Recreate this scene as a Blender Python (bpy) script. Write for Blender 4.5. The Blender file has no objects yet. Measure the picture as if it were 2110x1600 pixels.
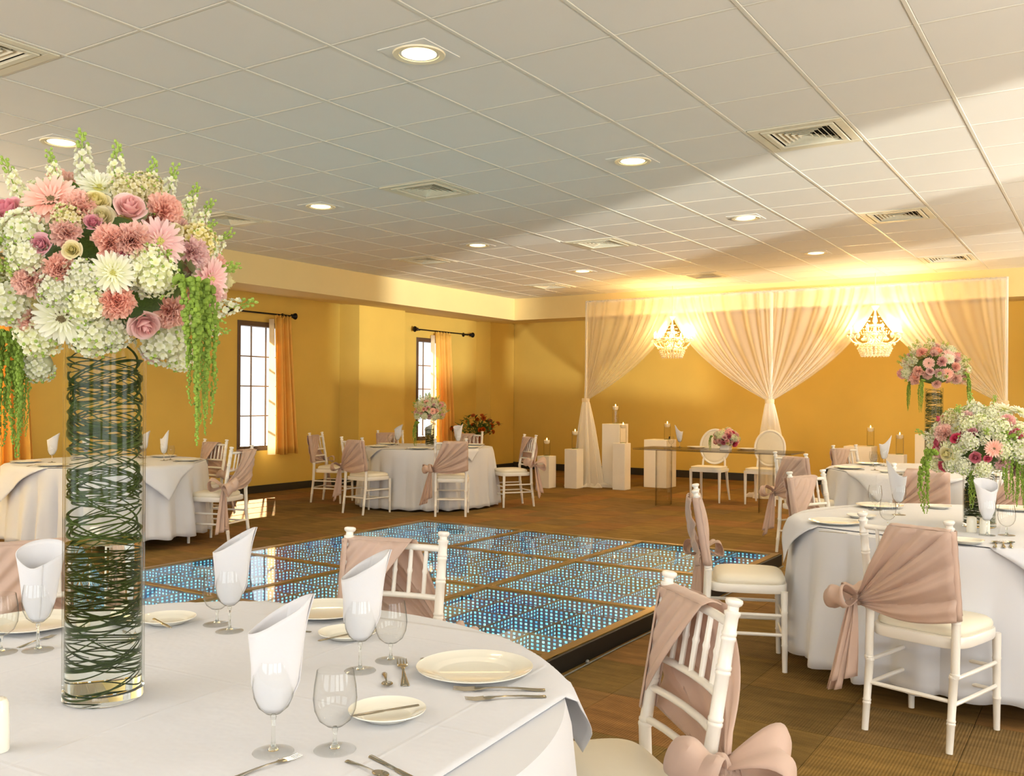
import bpy, math, random
from mathutils import Vector, Matrix
from math import sin, cos, pi, radians, sqrt, atan2, hypot

random.seed(7)
# ------------------------------------------------------------------ camera
CAM_F, CAM_CY, YAW, ROLL, CAM_H = 1926.0, 822.0, radians(32.78), radians(0.36), 1.40
sc = bpy.context.scene
COL = sc.collection
cam = bpy.data.cameras.new('camera')
cam.sensor_width = 36.0
cam.lens = CAM_F / 2110 * 36.0
cam.shift_y = (CAM_CY - 800) / 2110
cam.clip_start = 0.05
cam_o = bpy.data.objects.new('camera', cam)
COL.objects.link(cam_o)
cam_o.matrix_world = Matrix.Translation((0, 0, CAM_H)) @ Matrix.Rotation(YAW, 4, 'Z') @ Matrix.Rotation(pi / 2, 4, 'X') @ Matrix.Rotation(ROLL, 4, 'Z')
sc.camera = cam_o
sc.view_settings.view_transform = 'Standard'
sc.view_settings.look = 'None'
sc.view_settings.gamma = 1.0
sc.view_settings.use_curve_mapping = False
sc.view_settings.exposure = 0.08

# world: bright overcast daylight outside the windows
w = bpy.data.worlds.new('world')
sc.world = w
w.use_nodes = True
w.node_tree.nodes['Background'].inputs[0].default_value = (0.93, 0.97, 1.0, 1)
w.node_tree.nodes['Background'].inputs[1].default_value = 1.6


def light(name, kind, loc, rot, power, col, **kw):
    l = bpy.data.lights.new(name, kind)
    l.energy = power
    l.color = col
    for k, v in kw.items():
        setattr(l, k, v)
    o = bpy.data.objects.new(name, l)
    COL.objects.link(o)
    o.location = loc
    o.rotation_euler = rot
    return o


# sun (through the left windows) and daylight entering by the window openings
SUN_DIR = Vector((0.66, -0.62, -0.70)).normalized()
light('sun', 'SUN', (0, 0, 6), SUN_DIR.to_track_quat('-Z', 'Y').to_euler(), 50.0, (1.0, 0.93, 0.8), angle=radians(0.6))
for yy, ly in ((-2.6, 2.6), (0.3, 1.9), (3.75, 1.7), (8.1, 1.4)):      # right-hand window wall, light thrown slightly upward
    light('window_daylight', 'AREA', (4.27, yy, 1.5), (0, radians(112), 0), 34 * ly, (0.93, 0.97, 1.0), shape='RECTANGLE', size=2.1, size_y=ly)
for xx in (-6.6, -2.2, 2.0):   # windows behind the camera
    light('window_daylight', 'AREA', (xx, -4.27, 1.5), (radians(100), 0, 0), 60, (0.84, 0.92, 1.0), shape='RECTANGLE', size=3.0, size_y=2.1)
# sunlight thrown up from bright surfaces outdoors: it enters low by two windows on the right and streaks the ceiling
for yy, pw in ((3.75, 26000), (8.1, 17000)):
    dv = Vector((-0.85, 0.527, 0.17)).normalized()
    po = Vector((4.3, yy, 1.6)) - dv * 13.0
    light('sun_reflection', 'SPOT', po, dv.to_track_quat('-Z', 'Y').to_euler(), pw, (1.0, 0.99, 0.94), spot_size=radians(15), spot_blend=0.3, shadow_soft_size=0.22)
# added fill lights, aimed up at the ceiling from outside the frame
for (x, y, pw, cc) in ((1.9, 3.0, 120, (0.97, 0.97, 1.0)), (1.9, 8.5, 180, (1.0, 0.98, 0.92)), (1.4, 12.6, 110, (1.0, 0.95, 0.8)), (-3.5, -1.6, 165, (0.90, 0.93, 1.0)), (-8.3, -0.6, 130, (1.0, 0.94, 0.88)), (-9.0, 2.6, 130, (1.0, 0.92, 0.76))):
    light('ceiling_fill', 'AREA', (x, y, 2.0), (pi, 0, 0), pw, cc, shape='DISK', size=1.0)
WARM = (1.0, 0.74, 0.42)


# ------------------------------------------------------------------ picture -> place
def ray(px, py):
    X = (px - 1055) / CAM_F
    Z = (CAM_CY - py) / CAM_F
    cr, sr = cos(-ROLL), sin(-ROLL)
    x, z = X * cr + Z * sr, -X * sr + Z * cr
    c, s = cos(YAW), sin(YAW)
    return Vector((x * c - s, x * s + c, z))


def at_z(px, py, z):
    d = ray(px, py)
    t = (z - CAM_H) / d.z
    return Vector((d.x * t, d.y * t, z))


def at_y(px, py, y):
    d = ray(px, py)
    t = y / d.y
    return Vector((d.x * t, y, CAM_H + d.z * t))


def at_x(px, py, x):
    d = ray(px, py)
    t = x / d.x
    return Vector((x, d.y * t, CAM_H + d.z * t))


def at_d(px, py, D):
    d = ray(px, py)
    return Vector((d.x * D, d.y * D, CAM_H + d.z * D))


def pxof(p):
    c, s = cos(YAW), sin(YAW)
    return 1055 + CAM_F * (p[0] * c + p[1] * s) / max(0.1, -p[0] * s + p[1] * c)


# ------------------------------------------------------------------ materials
def lin(c):
    return tuple(((v / 255) / 12.92 if v <= 10 else ((v / 255 + 0.055) / 1.055) ** 2.4) for v in c)


class NT:
    def __init__(s, name):
        s.m = bpy.data.materials.new(name)
        s.m.use_nodes = True
        s.t = s.m.node_tree
        s.t.nodes.clear()
        s.out = s.t.nodes.new('ShaderNodeOutputMaterial')

    def n(s, typ, ins=None, **kw):
        nd = s.t.nodes.new(typ)
        for k, v in kw.items():
            setattr(nd, k, v)
        for k, v in (ins or {}).items():
            if isinstance(v, bpy.types.NodeSocket):
                s.t.links.new(v, nd.inputs[k])
            else:
                nd.inputs[k].default_value = v
        return nd

    def link(s, a, b):
        s.t.links.new(a, b)

    def math(s, op, a, b=0.0, c=None):
        d = {0: a, 1: b}
        if c is not None:
            d[2] = c
        return s.n('ShaderNodeMath', d, operation=op).outputs[0]

    def ramp(s, fac, stops, interp='LINEAR'):
        r = s.n('ShaderNodeValToRGB', {0: fac})
        r.color_ramp.interpolation = interp
        el = r.color_ramp.elements
        while len(el) < len(stops):
            el.new(0.5)
        for e, (p, c) in zip(el, stops):
            e.position = p
            e.color = tuple(c) + (1,) if len(c) == 3 else c
        return r.outputs[0]

    def done(s, sh):
        s.link(sh, s.out.inputs[0])
        return s.m


def mat(name, col, rough=0.5, metal=0.0, noise=0.05, nscale=6.0, bump=0.0, bscale=60.0, spec=0.5, sheen=0.0, sub=0.0, trans=0.0, coat=0.0, geo=False):
    """procedural paint/cloth/metal: base colour with soft mottling and optional fine relief"""
    t = NT(name)
    tc = t.n('ShaderNodeTexCoord').outputs['Object']
    nz = t.n('ShaderNodeTexNoise', {'Vector': tc, 'Scale': nscale, 'Detail': 4.0})
    c = lin(col)
    base = t.ramp(nz.outputs[0], [(0.3, tuple(v * (1 - noise) for v in c)), (0.7, tuple(min(1, v * (1 + noise)) for v in c))])
    ins = {'Base Color': base, 'Roughness': rough, 'Metallic': metal, 'Specular IOR Level': spec, 'Coat Weight': coat, 'Sheen Weight': sheen}
    if bump:
        b = t.n('ShaderNodeTexNoise', {'Vector': tc, 'Scale': bscale, 'Detail': 5.0})
        ins['Normal'] = t.n('ShaderNodeBump', {'Strength': bump, 'Distance': 0.01, 'Height': b.outputs[0]}).outputs[0]
    p = t.n('ShaderNodeBsdfPrincipled', ins)
    if trans:
        tr = t.n('ShaderNodeBsdfTranslucent', {'Color': base})
        mx = t.n('ShaderNodeMixShader', {0: trans, 1: p.outputs[0], 2: tr.outputs[0]})
        return t.done(mx.outputs[0])
    return t.done(p.outputs[0])


def emit(name, col, strength):
    t = NT(name)
    return t.done(t.n('ShaderNodeEmission', {0: lin(col) + (1,), 1: strength}).outputs[0])


def thin_glass(name, tint=(0.995, 0.998, 0.995), edge=(0.68, 0.7, 0.68), blend=0.35, gl=0.55, base=0.03):
    t = NT(name)
    lw = t.n('ShaderNodeLayerWeight', {'Blend': blend})
    colr = t.ramp(lw.outputs['Facing'], [(0.55, tint), (1.0, edge)])
    tr = t.n('ShaderNodeBsdfTransparent', {0: colr})
    g = t.n('ShaderNodeBsdfGlossy', {'Color': (gl, gl, gl, 1), 'Roughness': 0.02})
    lf = t.n('ShaderNodeLayerWeight', {'Blend': 0.5}).outputs['Facing']
    fr = t.math('MULTIPLY_ADD', t.math('POWER', lf, 5.0), 0.85, base)
    return t.done(t.n('ShaderNodeMixShader', {0: fr, 1: tr.outputs[0], 2: g.outputs[0]}).outputs[0])


def real_glass(name, ior=1.45, col=(0.98, 0.99, 0.98), rough=0.0):
    t = NT(name)
    return t.done(t.n('ShaderNodeBsdfGlass', {'Color': col + (1,), 'IOR': ior, 'Roughness': rough}).outputs[0])


def sheer(name, col, alpha=0.5):
    t = NT(name)
    lw = t.n('ShaderNodeLayerWeight', {'Blend': 0.5})
    a = t.math('MULTIPLY_ADD', lw.outputs['Facing'], 0.55, alpha)
    a = t.math('MINIMUM', a, 0.97)
    c = lin(col) + (1,)
    d = t.n('ShaderNodeBsdfDiffuse', {0: c})
    tl = t.n('ShaderNodeBsdfTranslucent', {0: c})
    cl = t.n('ShaderNodeMixShader', {0: 0.45, 1: d.outputs[0], 2: tl.outputs[0]})
    tr = t.n('ShaderNodeBsdfTransparent', {0: (1, 1, 1, 1)})
    return t.done(t.n('ShaderNodeMixShader', {0: a, 1: tr.outputs[0], 2: cl.outputs[0]}).outputs[0])


def petal_mat(name, inner, outer, rough=0.6):
    """petals tinted along their length (vertex u = radial) with translucency; colour from the mesh attribute 'tint' 0..1"""
    t = NT(name)
    a = t.n('ShaderNodeAttribute', attribute_name='tint').outputs['Fac']
    oi = t.n('ShaderNodeObjectInfo').outputs['Random']
    c = t.ramp(a, [(0.0, lin(inner)), (1.0, lin(outer))])
    hs = t.n('ShaderNodeHueSaturation', {'Color': c, 'Saturation': t.math('MULTIPLY_ADD', oi, 0.35, 0.85), 'Value': t.math('MULTIPLY_ADD', oi, 0.14, 0.93)}).outputs[0]
    p = t.n('ShaderNodeBsdfPrincipled', {'Base Color': hs, 'Roughness': rough, 'Specular IOR Level': 0.2})
    tl = t.n('ShaderNodeBsdfTranslucent', {'Color': hs})
    return t.done(t.n('ShaderNodeMixShader', {0: 0.3, 1: p.outputs[0], 2: tl.outputs[0]}).outputs[0])


M = {}
M['wall'] = mat('ochre_wall_paint', (220, 188, 92), 0.75, noise=0.04, nscale=1.5, bump=0.05, bscale=180)
M['soffit'] = mat('pale_soffit_paint', (234, 212, 152), 0.7, noise=0.02, nscale=2)
M['tile'] = mat('ceiling_tile', (231, 226, 213), 0.85, noise=0.025, nscale=1.2, bump=0.08, bscale=240)
M['tbar'] = mat('ceiling_bar', (224, 218, 200), 0.45, noise=0.02)
M['plenum'] = mat('plenum', (150, 145, 132), 0.9)
M['base'] = mat('baseboard_vinyl', (42, 40, 34), 0.5)
M['frame'] = mat('window_frame_brown', (88, 66, 48), 0.5, noise=0.1)
M['muntin'] = mat('muntin_grey_brown', (120, 100, 80), 0.5)
M['rod'] = mat('black_iron', (26, 22, 20), 0.4, metal=0.6)
M['chair'] = mat('white_chair_lacquer', (236, 231, 222), 0.32, noise=0.02, coat=0.2)
M['cushion'] = mat('ivory_vinyl', (234, 226, 206), 0.5, noise=0.03, nscale=3, bump=0.1, bscale=14)
M['sash'] = mat('dusty_pink_satin', (218, 190, 172), 0.5, noise=0.05, nscale=9, sheen=0.3, trans=0.3)
M['cloth'] = mat('white_table_linen', (211, 212, 217), 0.8, noise=0.015, nscale=3, bump=0.12, bscale=5, sheen=0.1)
M['overlay'] = None
M['napkin'] = mat('napkin_linen', (228, 227, 230), 0.8, noise=0.02, bump=0.15, bscale=30, trans=0.15)
M['china'] = mat('white_china', (238, 234, 220), 0.12, noise=0.01, coat=0.4)
M['steel'] = mat('cutlery_steel', (190, 182, 165), 0.16, metal=1.0, noise=0.04)
M['glass'] = thin_glass('drinking_glass')
M['glass_s'] = real_glass('solid_glass')
M['clear'] = thin_glass('clear_glass', (1, 1, 1), (0.84, 0.86, 0.82), 0.3, 0.5, 0.015)
M['vglass'] = thin_glass('vase_glass', (0.98, 0.99, 0.98), (0.62, 0.66, 0.6), 0.3, 0.7, 0.010)
M['water'] = real_glass('water', 1.33, (0.985, 0.995, 0.985))
M['acrylic'] = thin_glass('clear_acrylic', (0.99, 0.985, 0.97), (0.72, 0.7, 0.64), 0.4)
M['sheer'] = sheer('sheer_white_voile', (255, 252, 244), 0.32)
M['sheer_thick'] = sheer('gathered_white_voile', (255, 252, 244), 0.66)
M['curtain'] = mat('gold_curtain', (250, 200, 92), 0.6, noise=0.05, sheen=0.1, trans=0.22)
M['lining'] = mat('curtain_lining', (250, 236, 205), 0.7, trans=0.4)
M['ped'] = mat('white_pedestal_paint', (240, 234, 222), 0.55, noise=0.02)
M['wax'] = mat('candle_wax', (250, 240, 215), 0.5, trans=0.3)
M['flame'] = emit('flame', (255, 214, 130), 14)
M['bulb'] = emit('chandelier_bulb', (255, 224, 160), 16)
M['lens'] = emit('downlight_lens', (255, 226, 150), 9)
M['crystal'] = sheer('crystal', (255, 246, 224), 0.75)
M['chand'] = mat('chandelier_cream_metal', (244, 226, 180), 0.3, metal=0.1)
M['darkgap'] = mat('dark_void', (30, 26, 20), 0.9)
M['vent'] = mat('vent_enamel', (226, 218, 190), 0.5)
M['blade'] = mat('bear_grass', (60, 78, 18), 0.8, noise=0.4, nscale=14)
M['leafg'] = mat('leaf_green', (92, 120, 48), 0.5, noise=0.25, nscale=30, trans=0.2)
M['bud'] = mat('bud_green', (150, 176, 72), 0.5, noise=0.2, nscale=40)
M['amar'] = mat('amaranth_green', (138, 166, 60), 0.7, noise=0.3, nscale=60, trans=0.2)
M['gcenter'] = mat('gerbera_centre', (186, 180, 92), 0.8, noise=0.3, nscale=300)
M['gdark'] = mat('gerbera_dark_centre', (110, 96, 60), 0.8, noise=0.3, nscale=300)
M['pwhite'] = petal_mat('petal_white', (226, 228, 170), (247, 246, 232))
M['pcream'] = petal_mat('petal_cream', (212, 200, 110), (246, 238, 206))
M['ppink'] = petal_mat('petal_pink', (238, 164, 162), (251, 220, 214))
M['psalmon'] = petal_mat('petal_salmon', (244, 176, 156), (252, 218, 204))
M['pmauve'] = petal_mat('petal_mauve', (206, 112, 134), (240, 192, 198))
M['pdeep'] = petal_mat('petal_deep_pink', (198, 84, 110), (230, 136, 152))
M['porange'] = petal_mat('petal_orange', (196, 90, 30), (226, 130, 50))
M['ledframe'] = mat('bronze_floor_bar', (136, 104, 46), 0.35, metal=0.5, noise=0.1)
M['black'] = mat('black_plastic', (20, 19, 16), 0.45)
M['wellfloor'] = mat('mirror_floor', (70, 66, 66), 0.25, metal=0.6)


def carpet_mat():
    t = NT('brown_loop_carpet')
    geo = t.n('ShaderNodeNewGeometry').outputs['Position']
    sep = t.n('ShaderNodeSeparateXYZ', {0: geo})
    cell = t.n('ShaderNodeCombineXYZ', {0: t.math('FLOOR', t.math('DIVIDE', sep.outputs[0], 0.5)), 1: t.math('FLOOR', t.math('DIVIDE', sep.outputs[1], 0.5))})
    wn = t.n('ShaderNodeTexWhiteNoise', {'Vector': cell.outputs[0]})
    tone = t.ramp(wn.outputs[0], [(0.0, lin((114, 92, 54))), (0.35, lin((138, 110, 62))), (0.6, lin((140, 103, 62))), (1.0, lin((122, 102, 66)))])
    # ribs turn by a quarter from tile to tile
    sel = t.math('GREATER_THAN', t.n('ShaderNodeTexWhiteNoise', {'Vector': t.n('ShaderNodeVectorMath', {0: cell.outputs[0], 1: (7.3, 3.1, 0)}, operation='ADD').outputs[0]}).outputs[0], 0.5)
    cx = t.math('ADD', t.math('MULTIPLY', sep.outputs[0], sel), t.math('MULTIPLY', sep.outputs[1], t.math('SUBTRACT', 1.0, sel)))
    rib = t.math('SINE', t.math('MULTIPLY', cx, 520.0))
    st = t.n('ShaderNodeTexNoise', {'Vector': t.n('ShaderNodeMapping', {'Vector': geo, 'Scale': (2.0, 9.0, 1.0)}).outputs[0], 'Scale': 1.6, 'Detail': 5.0, 'Roughness': 0.65}).outputs[0]
    stc = t.ramp(st, [(0.3, (0.66, 0.64, 0.62)), (0.7, (1.25, 1.22, 1.15))])
    mul = t.n('ShaderNodeMix', {0: 0.85, 6: tone, 7: stc}, data_type='RGBA', blend_type='MULTIPLY')
    fine = t.n('ShaderNodeTexNoise', {'Vector': geo, 'Scale': 260.0, 'Detail': 2.0}).outputs[0]
    h = t.math('ADD', t.math('MULTIPLY', rib, 0.5), fine)
    fv = t.ramp(t.math('MULTIPLY_ADD', rib, 0.16, 0.5), [(0.2, (0.72, 0.72, 0.72)), (0.8, (1.2, 1.2, 1.2))])
    mul2 = t.n('ShaderNodeMix', {0: 0.6, 6: mul.outputs[2], 7: fv}, data_type='RGBA', blend_type='MULTIPLY')
    b = t.n('ShaderNodeBump', {'Strength': 0.5, 'Distance': 0.004, 'Height': h})
    p = t.n('ShaderNodeBsdfPrincipled', {'Base Color': mul2.outputs[2], 'Roughness': 0.9, 'Specular IOR Level': 0.05, 'Normal': b.outputs[0]})
    return t.done(p.outputs[0])


def led_mat():
    """side wall of a light well: lit cyan LED rows with painted mirror images, blue glow in the base colour"""
    t = NT('led_wall')
    uv = t.n('ShaderNodeUVMap', uv_map='leds').outputs[0]
    sep = t.n('ShaderNodeSeparateXYZ', {0: uv})
    fx = t.math('ABSOLUTE', t.math('SUBTRACT', t.math('FRACT', sep.outputs[0]), 0.5))
    fy = t.math('ABSOLUTE', t.math('SUBTRACT', t.math('FRACT', sep.outputs[1]), 0.5))
    on = t.math('MULTIPLY', t.math('LESS_THAN', fx, 0.22), t.math('LESS_THAN', fy, 0.27))
    cell = t.n('ShaderNodeVectorMath', {0: uv}, operation='FLOOR').outputs[0]
    rn = t.n('ShaderNodeTexWhiteNoise', {'Vector': cell}).outputs[0]
    col = t.ramp(rn, [(0.0, lin((60, 190, 235))), (0.5, lin((110, 225, 245))), (1.0, lin((150, 235, 240)))])
    e = t.n('ShaderNodeEmission', {0: col, 1: t.math('MULTIPLY_ADD', rn, 1.6, 1.9)})
    geo = t.n('ShaderNodeNewGeometry').outputs['Position']
    nz = t.n('ShaderNodeTexNoise', {'Vector': geo, 'Scale': 1.1}).outputs[0]
    bc = t.ramp(nz, [(0.35, lin((20, 84, 150))), (0.5, lin((98, 104, 120))), (0.65, lin((50, 120, 180)))])  # blue glow painted into the wall colour
    p = t.n('ShaderNodeBsdfPrincipled', {'Base Color': bc, 'Roughness': 0.3, 'Metallic': 0.5})
    return t.done(t.n('ShaderNodeMixShader', {0: on, 1: p.outputs[0], 2: e.outputs[0]}).outputs[0])


def overlay_mat():
    """ironed white linen: soft wrinkles and the straight creases of its folding"""
    t = NT('white_overlay_linen')
    tc = t.n('ShaderNodeTexCoord').outputs['Object']
    sep = t.n('ShaderNodeSeparateXYZ', {0: t.n('ShaderNodeMapping', {'Vector': tc, 'Rotation': (0, 0, radians(-4))}).outputs[0]})
    ls = []
    for k in (0, 1):
        f = t.math('ABSOLUTE', t.math('SUBTRACT', t.math('FRACT', t.math('MULTIPLY_ADD', sep.outputs[k], 1.9, 0.25)), 0.5))
        ls.append(t.math('SUBTRACT', 1.0, t.math('MINIMUM', t.math('MULTIPLY', f, 70.0), 1.0)))
    nz = t.n('ShaderNodeTexNoise', {'Vector': tc, 'Scale': 4.5, 'Detail': 4.0, 'Roughness': 0.6}).outputs[0]
    h = t.math('ADD', t.math('MULTIPLY', t.math('ADD', ls[0], ls[1]), 0.12), nz)
    b = t.n('ShaderNodeBump', {'Strength': 0.4, 'Distance': 0.02, 'Height': h})
    p = t.n('ShaderNodeBsdfPrincipled', {'Base Color': lin((211, 212, 218)) + (1,), 'Roughness': 0.8, 'Sheen Weight': 0.1, 'Normal': b.outputs[0]})
    return t.done(p.outputs[0])


M['overlay'] = overlay_mat()
M['carpet'] = carpet_mat()
M['led'] = led_mat()


# ------------------------------------------------------------------ mesh helpers
class MB:
    def __init__(s):
        s.v, s.f, s.tint = [], [], []

    def add(s, vs, fs, tint=0.0):
        b = len(s.v)
        s.v += [tuple(v) for v in vs]
        s.f += [tuple(i + b for i in f) for f in fs]
        s.tint += list(tint) if isinstance(tint, (list, tuple)) else [tint] * len(vs)
        return s

    def merge(s, o, mtx=None):
        vs = [mtx @ Vector(v) for v in o.v] if mtx is not None else o.v
        return s.add(vs, o.f, o.tint)

    def box(s, x0, x1, y0, y1, z0, z1):
        return s.add([(x0, y0, z0), (x1, y0, z0), (x1, y1, z0), (x0, y1, z0), (x0, y0, z1), (x1, y0, z1), (x1, y1, z1), (x0, y1, z1)],
                     [(0, 3, 2, 1), (4, 5, 6, 7), (0, 1, 5, 4), (1, 2, 6, 5), (2, 3, 7, 6), (3, 0, 4, 7)])

    def bbox(s, x0, x1, y0, y1, z0, z1, b=0.003):
        """box with chamfered edges (all round), 44 triangles"""
        c = [((x0 + x1) / 2), ((y0 + y1) / 2), ((z0 + z1) / 2)]
        h = [(x1 - x0) / 2, (y1 - y0) / 2, (z1 - z0) / 2]
        b = min(b, min(h) * 0.6)
        vs, idx = [], {}
        for sx in (-1, 1):
            for sy in (-1, 1):
                for sz in (-1, 1):
                    for k in range(3):
                        p = [sx * (h[0] - b), sy * (h[1] - b), sz * (h[2] - b)]
                        p[k] = (sx, sy, sz)[k] * h[k]
                        idx[(sx, sy, sz, k)] = len(vs)
                        vs.append((c[0] + p[0], c[1] + p[1], c[2] + p[2]))
        fs = []
        I = idx
        for k in range(3):
            a, d = [(1, 2), (2, 0), (0, 1)][k]
            for sg in (-1, 1):
                q = []
                for (u, v) in ((-1, -1), (1, -1), (1, 1), (-1, 1)):
                    t = [0, 0, 0]
                    t[k], t[a], t[d] = sg, u, v
                    q.append(I[(t[0], t[1], t[2], k)])
                fs.append(tuple(q) if sg > 0 else tuple(reversed(q)))
        for k in range(3):
            a, d = [(1, 2), (2, 0), (0, 1)][k]
            for u in (-1, 1):
                for v in (-1, 1):
                    t0, t1 = [0, 0, 0], [0, 0, 0]
                    t0[k], t1[k] = -1, 1
                    t0[a] = t1[a] = u
                    t0[d] = t1[d] = v
                    q = (I[(*t0, a)], I[(*t1, a)], I[(*t1, d)], I[(*t0, d)])
                    fs.append(q if u * v < 0 else tuple(reversed(q)))
        for sx in (-1, 1):
            for sy in (-1, 1):
                for sz in (-1, 1):
                    q = (I[(sx, sy, sz, 0)], I[(sx, sy, sz, 1)], I[(sx, sy, sz, 2)])
                    fs.append(q if sx * sy * sz > 0 else tuple(reversed(q)))
        return s.add(vs, fs)

    def lathe(s, prof, n=24, tint=None, ax=None):
        """prof [(r, z)], revolve about Z; ax = Matrix"""
        vs, fs, tt = [], [], []
        m = len(prof)
        for i in range(n):
            a = 2 * pi * i / n
            for j, (r, z) in enumerate(prof):
                vs.append((r * cos(a), r * sin(a), z))
                tt.append(tint[j] if tint else 0.0)
        for i in range(n):
            k = (i + 1) % n
            for j in range(m - 1):
                if prof[j][0] < 1e-6 and prof[j + 1][0] < 1e-6:
                    continue
                if prof[j][0] < 1e-6:
                    fs.append((i * m + j, k * m + j + 1, i * m + j + 1))
                elif prof[j + 1][0] < 1e-6:
                    fs.append((i * m + j, k * m + j, i * m + j + 1))
                else:
                    fs.append((i * m + j, k * m + j, k * m + j + 1, i * m + j + 1))
        if ax is not None:
            vs = [ax @ Vector(v) for v in vs]
        return s.add(vs, fs, tt)

    def tube(s, pts, r, n=8, cap=True, flat=1.0):
        """tube along pts; r number or list"""
        P = [Vector(p) for p in pts]
        R = r if isinstance(r, (list, tuple)) else [r] * len(P)
        vs, fs = [], []
        up = None
        for i, p in enumerate(P):
            d = (P[min(i + 1, len(P) - 1)] - P[max(i - 1, 0)])
            if d.length < 1e-9:
                d = Vector((0, 0, 1))
            d.normalize()
            if up is None:
                up = Vector((0, 0, 1)) if abs(d.z) < 0.9 else Vector((1, 0, 0))
            a = d.cross(up)
            if a.length < 1e-6:
                a = d.cross(Vector((0, 1, 0)))
            a.normalize()
            b = a.cross(d).normalized()
            up = b
            for k in range(n):
                t = 2 * pi * k / n
                vs.append(p + a * (cos(t) * R[i]) + b * (sin(t) * R[i] * flat))
        for i in range(len(P) - 1):
            for k in range(n):
                q = (k + 1) % n
                fs.append((i * n + k, i * n + q, (i + 1) * n + q, (i + 1) * n + k))
        if cap:
            fs.append(tuple(reversed(range(n))))
            fs.append(tuple(range((len(P) - 1) * n, len(P) * n)))
        return s.add(vs, fs)

    def surf(s, fn, nu, nv, tint=None, closeu=False):
        vs, tt, fs = [], [], []
        for i in range(nu + (0 if closeu else 1)):
            for j in range(nv + 1):
                u, v = i / nu, j / nv
                vs.append(fn(u, v))
                tt.append(tint(u, v) if tint else 0.0)
        m = nv + 1
        for i in range(nu):
            k = (i + 1) % nu if closeu else i + 1
            for j in range(nv):
                fs.append((i * m + j, k * m + j, k * m + j + 1, i * m + j + 1))
        return s.add(vs, fs, tt)

    def ball(s, c, r, n=6, m=4, sz=1.0, tint=0.0):
        pr = [(r * sin(pi * j / m), -r * sz * cos(pi * j / m)) for j in range(m + 1)]
        return s.lathe([(max(0, a if 0 < j < m else 0), b) for j, (a, b) in enumerate(pr)], n, [tint] * (m + 1), Matrix.Translation(c))

    def mesh(s, name, material, smooth=True, solid=0.0, tint=False):
        me = bpy.data.meshes.new(name)
        me.from_pydata(s.v, [], s.f)
        me.materials.append(material)
        if smooth:
            me.polygons.foreach_set('use_smooth', [True] * len(me.polygons))
            if hasattr(me, 'set_sharp_from_angle'):
                me.set_sharp_from_angle(angle=radians(40))
        if tint or any(s.tint):
            at = me.attributes.new('tint', 'FLOAT', 'POINT')
            at.data.foreach_set('value', [float(x) for x in s.tint])
        me.update()
        if solid:
            # thickness baked once into the mesh
            ob = bpy.data.objects.new('tmp', me)
            COL.objects.link(ob)
            md = ob.modifiers.new('s', 'SOLIDIFY')
            md.thickness = solid
            md.offset = 0
            dg = bpy.context.evaluated_depsgraph_get()
            me2 = bpy.data.meshes.new_from_object(ob.evaluated_get(dg))
            bpy.data.objects.remove(ob)
            me2.name = name
            return me2
        return me


def link(name, data, parent=None, mtx=None, **props):
    o = bpy.data.objects.new(name, data)
    COL.objects.link(o)
    if parent is not None:
        o.parent = parent
    if mtx is not None:
        o.matrix_local = mtx
    for k, v in props.items():
        o[k] = v
    return o


def T(x, y, z=0.0, rz=0.0, s=1.0):
    return Matrix.Translation((x, y, z)) @ Matrix.Rotation(rz, 4, 'Z') @ Matrix.Scale(s, 4)


def place(tpl, name, mtx, label, cat, group=None):
    """tpl = [(part name, mesh, local matrix or None, [sub-parts in the same form])]: one thing with its parts"""
    root = link(name, None, None, mtx, label=label, category=cat)
    root.empty_display_size = 0.05
    if group:
        root['group'] = group

    def rec(par, items):
        for it in items:
            o = link(it[0], it[1], par, it[2])
            if len(it) > 4:
                for k, v in it[4].items():
                    o[k] = v
            if len(it) > 3 and it[3]:
                rec(o, it[3])
    rec(root, tpl)
    return root


def struct(name, mb, m, label, cat, smooth=False):
    return link(name, mb.mesh(name, m, smooth) if mb else None, kind='structure', label=label, category=cat)


def facing(f):
    return atan2(-f[0], f[1])      # rotation that turns local +Y onto f


def ordinal(i, n):
    names = ['', 'second ', 'third ', 'fourth ', 'fifth ', 'sixth ', 'seventh ', 'eighth ', 'ninth ', 'tenth ', 'eleventh ', 'twelfth ']
    if i == 0:
        return 'leftmost'
    if i == n - 1:
        return 'rightmost'
    return names[i] + 'from the left'


# ------------------------------------------------------------------ the room
XL, YF, XR, YB, CEIL = -10.5, 15.85, 4.3, -4.3, 3.10
SX, SY, SB = -8.62, 13.45, 2.74        # soffit faces and lower edge
GX, GY, GT = -3.81, 2.103, 0.61        # ceiling grid origin and pitch

# floor: slab with carpet tiles laid on it
fl = struct('floor', MB().box(XL - 0.2, XR + 0.2, YB - 0.2, YF + 0.2, -0.12, -0.008), M['plenum'], 'brown patterned carpet tile floor of the banquet hall', 'floor')
tile_me = MB().bbox(0.001, 0.499, 0.001, 0.499, -0.008, 0.0, 0.0015).mesh('carpet_tile', M['carpet'], False)
cells = []
for i in range(-21, 9):
    for j in range(-9, 32):
        x, y = i * 0.5, j * 0.5
        cx, cy = x + 0.25, y + 0.25
        D = -cx * sin(YAW) + cy * cos(YAW)
        X = cx * cos(YAW) + cy * sin(YAW)
        vis = D > 2.8 and abs(X) < D * 0.548 + 0.5
        cells.append((0 if vis else 1, D, x, y))
cells.sort()
rest = MB()
for k, (nv, D, x, y) in enumerate(cells):
    if k < 300 and nv == 0:
        link('carpet_tile', tile_me, fl, Matrix.Translation((x, y, 0)))
    else:
        rest.box(x + 0.001, x + 0.499, y + 0.001, y + 0.499, -0.008, 0.0)
rest.box(XL, -10.5 + 0.001, YB, YF, -0.008, 0)
rest.box(XL, XR, 15.999, YF + 0.151, -0.008, 0)
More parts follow.
